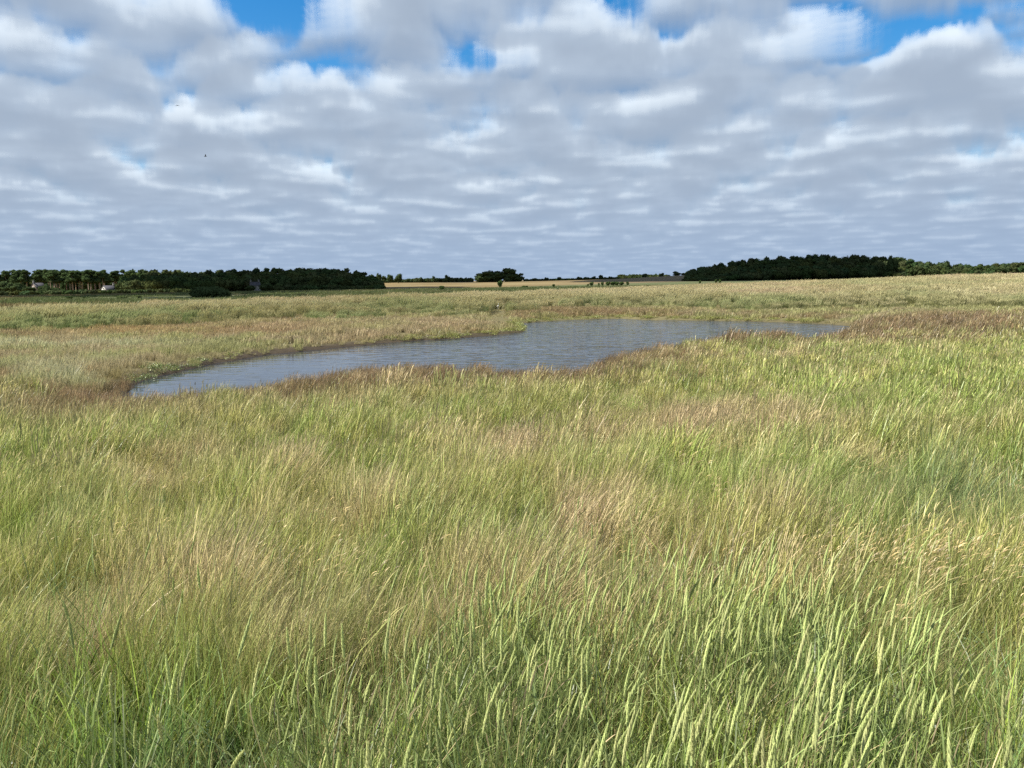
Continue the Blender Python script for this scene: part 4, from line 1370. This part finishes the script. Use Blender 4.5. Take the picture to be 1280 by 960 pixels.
# clouds overhead, out of the picture, whose shade lies on the woods
def cloud(cx, cy, rx, ry, h, seed, rz=0.0):
    """a flat-based heap of cloud whose shade falls on an ellipse of ground round (cx, cy)"""
    rng = np.random.default_rng(seed)
    g = Geo()
    iv, it = ico(3)
    n = int(26 + rx * ry / 900)
    for k in range(n):
        a, q = rng.uniform(0, 6.283), math.sqrt(rng.uniform())
        x, y = rx * q * math.cos(a) * 0.92, ry * q * math.sin(a) * 0.92
        x, y = x * math.cos(rz) - y * math.sin(rz), x * math.sin(rz) + y * math.cos(rz)
        r = rng.uniform(0.5, 1.0) * min(rx, ry) * 0.42
        v = iv * (1 + 0.10 * np.sin(iv[:, :1] * 6 + k) * np.cos(iv[:, 1:2] * 5 + k * 2)) * np.array([r, r, r * 0.7])
        v[:, 2] = np.maximum(v[:, 2], -0.15 * r)
        g.add(v + np.array([x, y, 0]), None, it, np.ones((len(iv), 4)))
    me = smooth(g.mesh('cloud'))
    me.materials.append(M_CLOUD)
    o = link(bpy.data.objects.new('cloud', me))
    t = h / S.z
    o.location = (cx + S.x * t, cy + S.y * t, h)
    tag(o, 'heaped grey-based cloud overhead beyond the top of the picture', 'cloud', 'clouds overhead', 'stuff')


M_CLOUD = simple_mat('cloud_white', (0.85, 0.86, 0.88), 1.0, 0.05, 0.02)
cloud(-150, 560, 105, 95, 520, 1)
cloud(-185, 395, 110, 62, 520, 2)
cloud(-112, 293, 34, 26, 520, 5)
cloud(60, 1000, 170, 110, 560, 3)
cloud(245, 790, 150, 110, 540, 4)

# ---- sky: clear blue behind broken stratocumulus
w = bpy.data.worlds.new('World')
SC.world = w
w.use_nodes = True
nt = w.node_tree
nt.nodes.clear()
L_ = nt.links.new
sky = N(nt, 'ShaderNodeTexSky', sky_type='NISHITA')
sky.sun_disc = False
sky.sun_elevation = SUN_EL
sky.sun_rotation = SUN_AZ
sky.altitude = 10
sky.air_density = 1.0
sky.dust_density = 0.6
sky.ozone_density = 2.0
tc = N(nt, 'ShaderNodeTexCoord')
sep = N(nt, 'ShaderNodeSeparateXYZ')
ZOFF = 0.045
L_(tc.outputs['Generated'], sep.inputs[0])
zc = math_n(nt, 'ADD', math_n(nt, 'MAXIMUM', sep.outputs[2], 0.0), ZOFF)
flat = N(nt, 'ShaderNodeCombineXYZ')
L_(math_n(nt, 'DIVIDE', sep.outputs[0], zc), flat.inputs[0])
L_(math_n(nt, 'DIVIDE', sep.outputs[1], zc), flat.inputs[1])


def dirplane(px, py):
    d = ray(px, py)
    d = d / np.linalg.norm(d)
    q = max(d[2], 0) + ZOFF
    return (d[0] / q, d[1] / q, 0)


CLOUD_BASE, CLOUD_MID, CLOUD_TOP, HORIZON = (1.05, 1.45, 2.12), (1.7, 2.18, 2.9), (5.0, 5.5, 5.9), (1.68, 2.3, 3.3)
CLOUD_SCALE, CLOUD_OFF, CLOUD_T0, CLOUD_W, CLOUD_DT, CLOUD_H = 1.9, (20.5, -3.2), 0.37, 0.028, 0.18, 0.20
# openings in the cloud sheet
hole = None
for (px, py, rad, amt) in ((365, 10, 0.24, 0.13), (425, 50, 0.22, 0.22), (535, 22, 0.30, 0.27), (592, 85, 0.24, 0.23), (275, 10, 0.22, 0.10), (95, 35, 0.5, 0.17), (0, 85, 0.26, 0.22), (1042, 68, 0.24, 0.25), (1190, 5, 0.42, 0.22), (835, 25, 0.25, 0.10), (640, 75, 0.15, 0.12), (500, 135, 0.2, 0.12), (735, 100, 0.2, 0.1), (890, 82, 0.15, 0.1)):
    vd = N(nt, 'ShaderNodeVectorMath', operation='DISTANCE')
    L_(flat.outputs[0], vd.inputs[0])
    vd.inputs[1].default_value = dirplane(px, py)
    mr = N(nt, 'ShaderNodeMapRange', interpolation_type='SMOOTHSTEP')
    mr.inputs['From Min'].default_value = rad * 1.6
    mr.inputs['From Max'].default_value = rad * 0.1
    mr.inputs['To Min'].default_value = 0.0
    mr.inputs['To Max'].default_value = amt * 0.52
    L_(vd.outputs['Value'], mr.inputs['Value'])
    hole = mr.outputs[0] if hole is None else math_n(nt, 'ADD', hole, mr.outputs[0])

NS = 8
trans, colsum = None, None
wn = N(nt, 'ShaderNodeTexWhiteNoise', noise_dimensions='3D')          # spreads the layers evenly through the cloud's depth
big_ = N(nt, 'ShaderNodeVectorMath', operation='SCALE')
L_(tc.outputs['Generated'], big_.inputs[0])
big_.inputs['Scale'].default_value = 5000.0
L_(big_.outputs[0], wn.inputs['Vector'])
jit = math_n(nt, 'MULTIPLY', wn.outputs['Value'], CLOUD_H / (NS - 1))
for i in range(NS):
    e = i / (NS - 1)
    sc2 = N(nt, 'ShaderNodeVectorMath', operation='SCALE')
    L_(flat.outputs[0], sc2.inputs[0])
    L_(math_n(nt, 'ADD', jit, 1.0 + CLOUD_H * e), sc2.inputs['Scale'])
    nz = N(nt, 'ShaderNodeTexNoise', noise_dimensions='2D', i_Scale=CLOUD_SCALE, i_Detail=8.0, i_Roughness=0.58, i_Distortion=0.2)
    ad = N(nt, 'ShaderNodeVectorMath', operation='ADD')
    ad.operation = 'MULTIPLY_ADD'                                      # cells drawn out across the wind
    L_(sc2.outputs[0], ad.inputs[0])
    ad.inputs[1].default_value = (0.95, 1.0, 1.0)
    ad.inputs[2].default_value = (CLOUD_OFF[0], CLOUD_OFF[1], 0)
    L_(ad.outputs[0], nz.inputs['Vector'])
    dens = math_n(nt, 'SUBTRACT', nz.outputs['Fac'], hole)
    thr = CLOUD_T0 + CLOUD_DT * e ** 1.5
    mr = N(nt, 'ShaderNodeMapRange', interpolation_type='SMOOTHSTEP')
    mr.inputs['From Min'].default_value = thr
    mr.inputs['From Max'].default_value = thr + CLOUD_W + 0.05 * (1 - e)
    mr.inputs['To Max'].default_value = 0.55
    L_(dens, mr.inputs['Value'])
    al = mr.outputs[0]
    thick = N(nt, 'ShaderNodeMapRange', interpolation_type='SMOOTHSTEP')
    thick.inputs['From Min'].default_value = thr + 0.02
    thick.inputs['From Max'].default_value = thr + 0.25
    L_(dens, thick.inputs['Value'])
    lit = e ** 0.5
    top = tuple(np.array(CLOUD_MID) * (1 - lit) + np.array(CLOUD_TOP) * lit)
    bot = tuple(np.array(CLOUD_BASE) * (1 - lit) + np.array(CLOUD_TOP) * lit)
    colr = mixc(nt, thick.outputs[0], top, bot)
    wgt = al if trans is None else math_n(nt, 'MULTIPLY', trans, al)
    cn = N(nt, 'ShaderNodeVectorMath', operation='SCALE')
    L_(colr, cn.inputs[0])
    L_(wgt, cn.inputs['Scale'])
    if colsum is None:
        colsum = cn.outputs[0]
    else:
        s_ = N(nt, 'ShaderNodeVectorMath', operation='ADD')
        L_(colsum, s_.inputs[0])
        L_(cn.outputs[0], s_.inputs[1])
        colsum = s_.outputs[0]
    inv = math_n(nt, 'SUBTRACT', 1.0, al)
    trans = inv if trans is None else math_n(nt, 'MULTIPLY', trans, inv)
# the clear air behind, its warm band at the horizon lost in distant blue
hs = N(nt, 'ShaderNodeHueSaturation', i_Saturation=1.5, i_Value=0.8)
L_(sky.outputs[0], hs.inputs['Color'])
low = N(nt, 'ShaderNodeMapRange', interpolation_type='SMOOTHSTEP')
low.inputs['From Min'].default_value = 0.0
low.inputs['From Max'].default_value = 0.22
low.inputs['To Min'].default_value = 1.0
low.inputs['To Max'].default_value = 0.0
L_(sep.outputs[2], low.inputs['Value'])
clear = mixc(nt, low.outputs[0], hs.outputs[0], tuple(HORIZON))
st = N(nt, 'ShaderNodeVectorMath', operation='SCALE')
L_(clear, st.inputs[0])
L_(trans, st.inputs['Scale'])
tot = N(nt, 'ShaderNodeVectorMath', operation='ADD')
L_(st.outputs[0], tot.inputs[0])
L_(colsum, tot.inputs[1])
# farthest clouds pale into the same air
fin = N(nt, 'ShaderNodeMapRange', interpolation_type='SMOOTHSTEP')
fin.inputs['From Min'].default_value = -0.01
fin.inputs['From Max'].default_value = 0.15
fin.inputs['To Min'].default_value = 0.75
fin.inputs['To Max'].default_value = 0.0
L_(sep.outputs[2], fin.inputs['Value'])
skyc = mixc(nt, fin.outputs[0], tot.outputs[0], tuple(HORIZON))
bg = N(nt, 'ShaderNodeBackground', i_Strength=0.1)
L_(skyc, bg.inputs['Color'])
wo = N(nt, 'ShaderNodeOutputWorld')
L_(bg.outputs[0], wo.inputs[0])

# ================================================================== CAMERA AND RENDER
cd = bpy.data.cameras.new('camera')
cd.sensor_width = 36
cd.lens = 36 * F / 1280
cd.clip_start = 0.05
cd.clip_end = 20000
co = link(bpy.data.objects.new('camera', cd))
co.matrix_world = Matrix.Translation((0, 0, CAM_Z)) @ cam_rot
SC.camera = co
SC.view_settings.view_transform = 'Standard'
SC.view_settings.look = 'None'
SC.view_settings.exposure = 1.0
SC.view_settings.gamma = 1.0
SC.view_settings.use_curve_mapping = False
SC.render.engine = 'CYCLES'
SC.cycles.max_bounces = 4
SC.cycles.diffuse_bounces = 1
SC.cycles.glossy_bounces = 2
SC.cycles.transmission_bounces = 2
SC.cycles.transparent_max_bounces = 4
SC.cycles.use_denoising = False
SC.cycles.caustics_reflective = False
SC.cycles.caustics_refractive = False
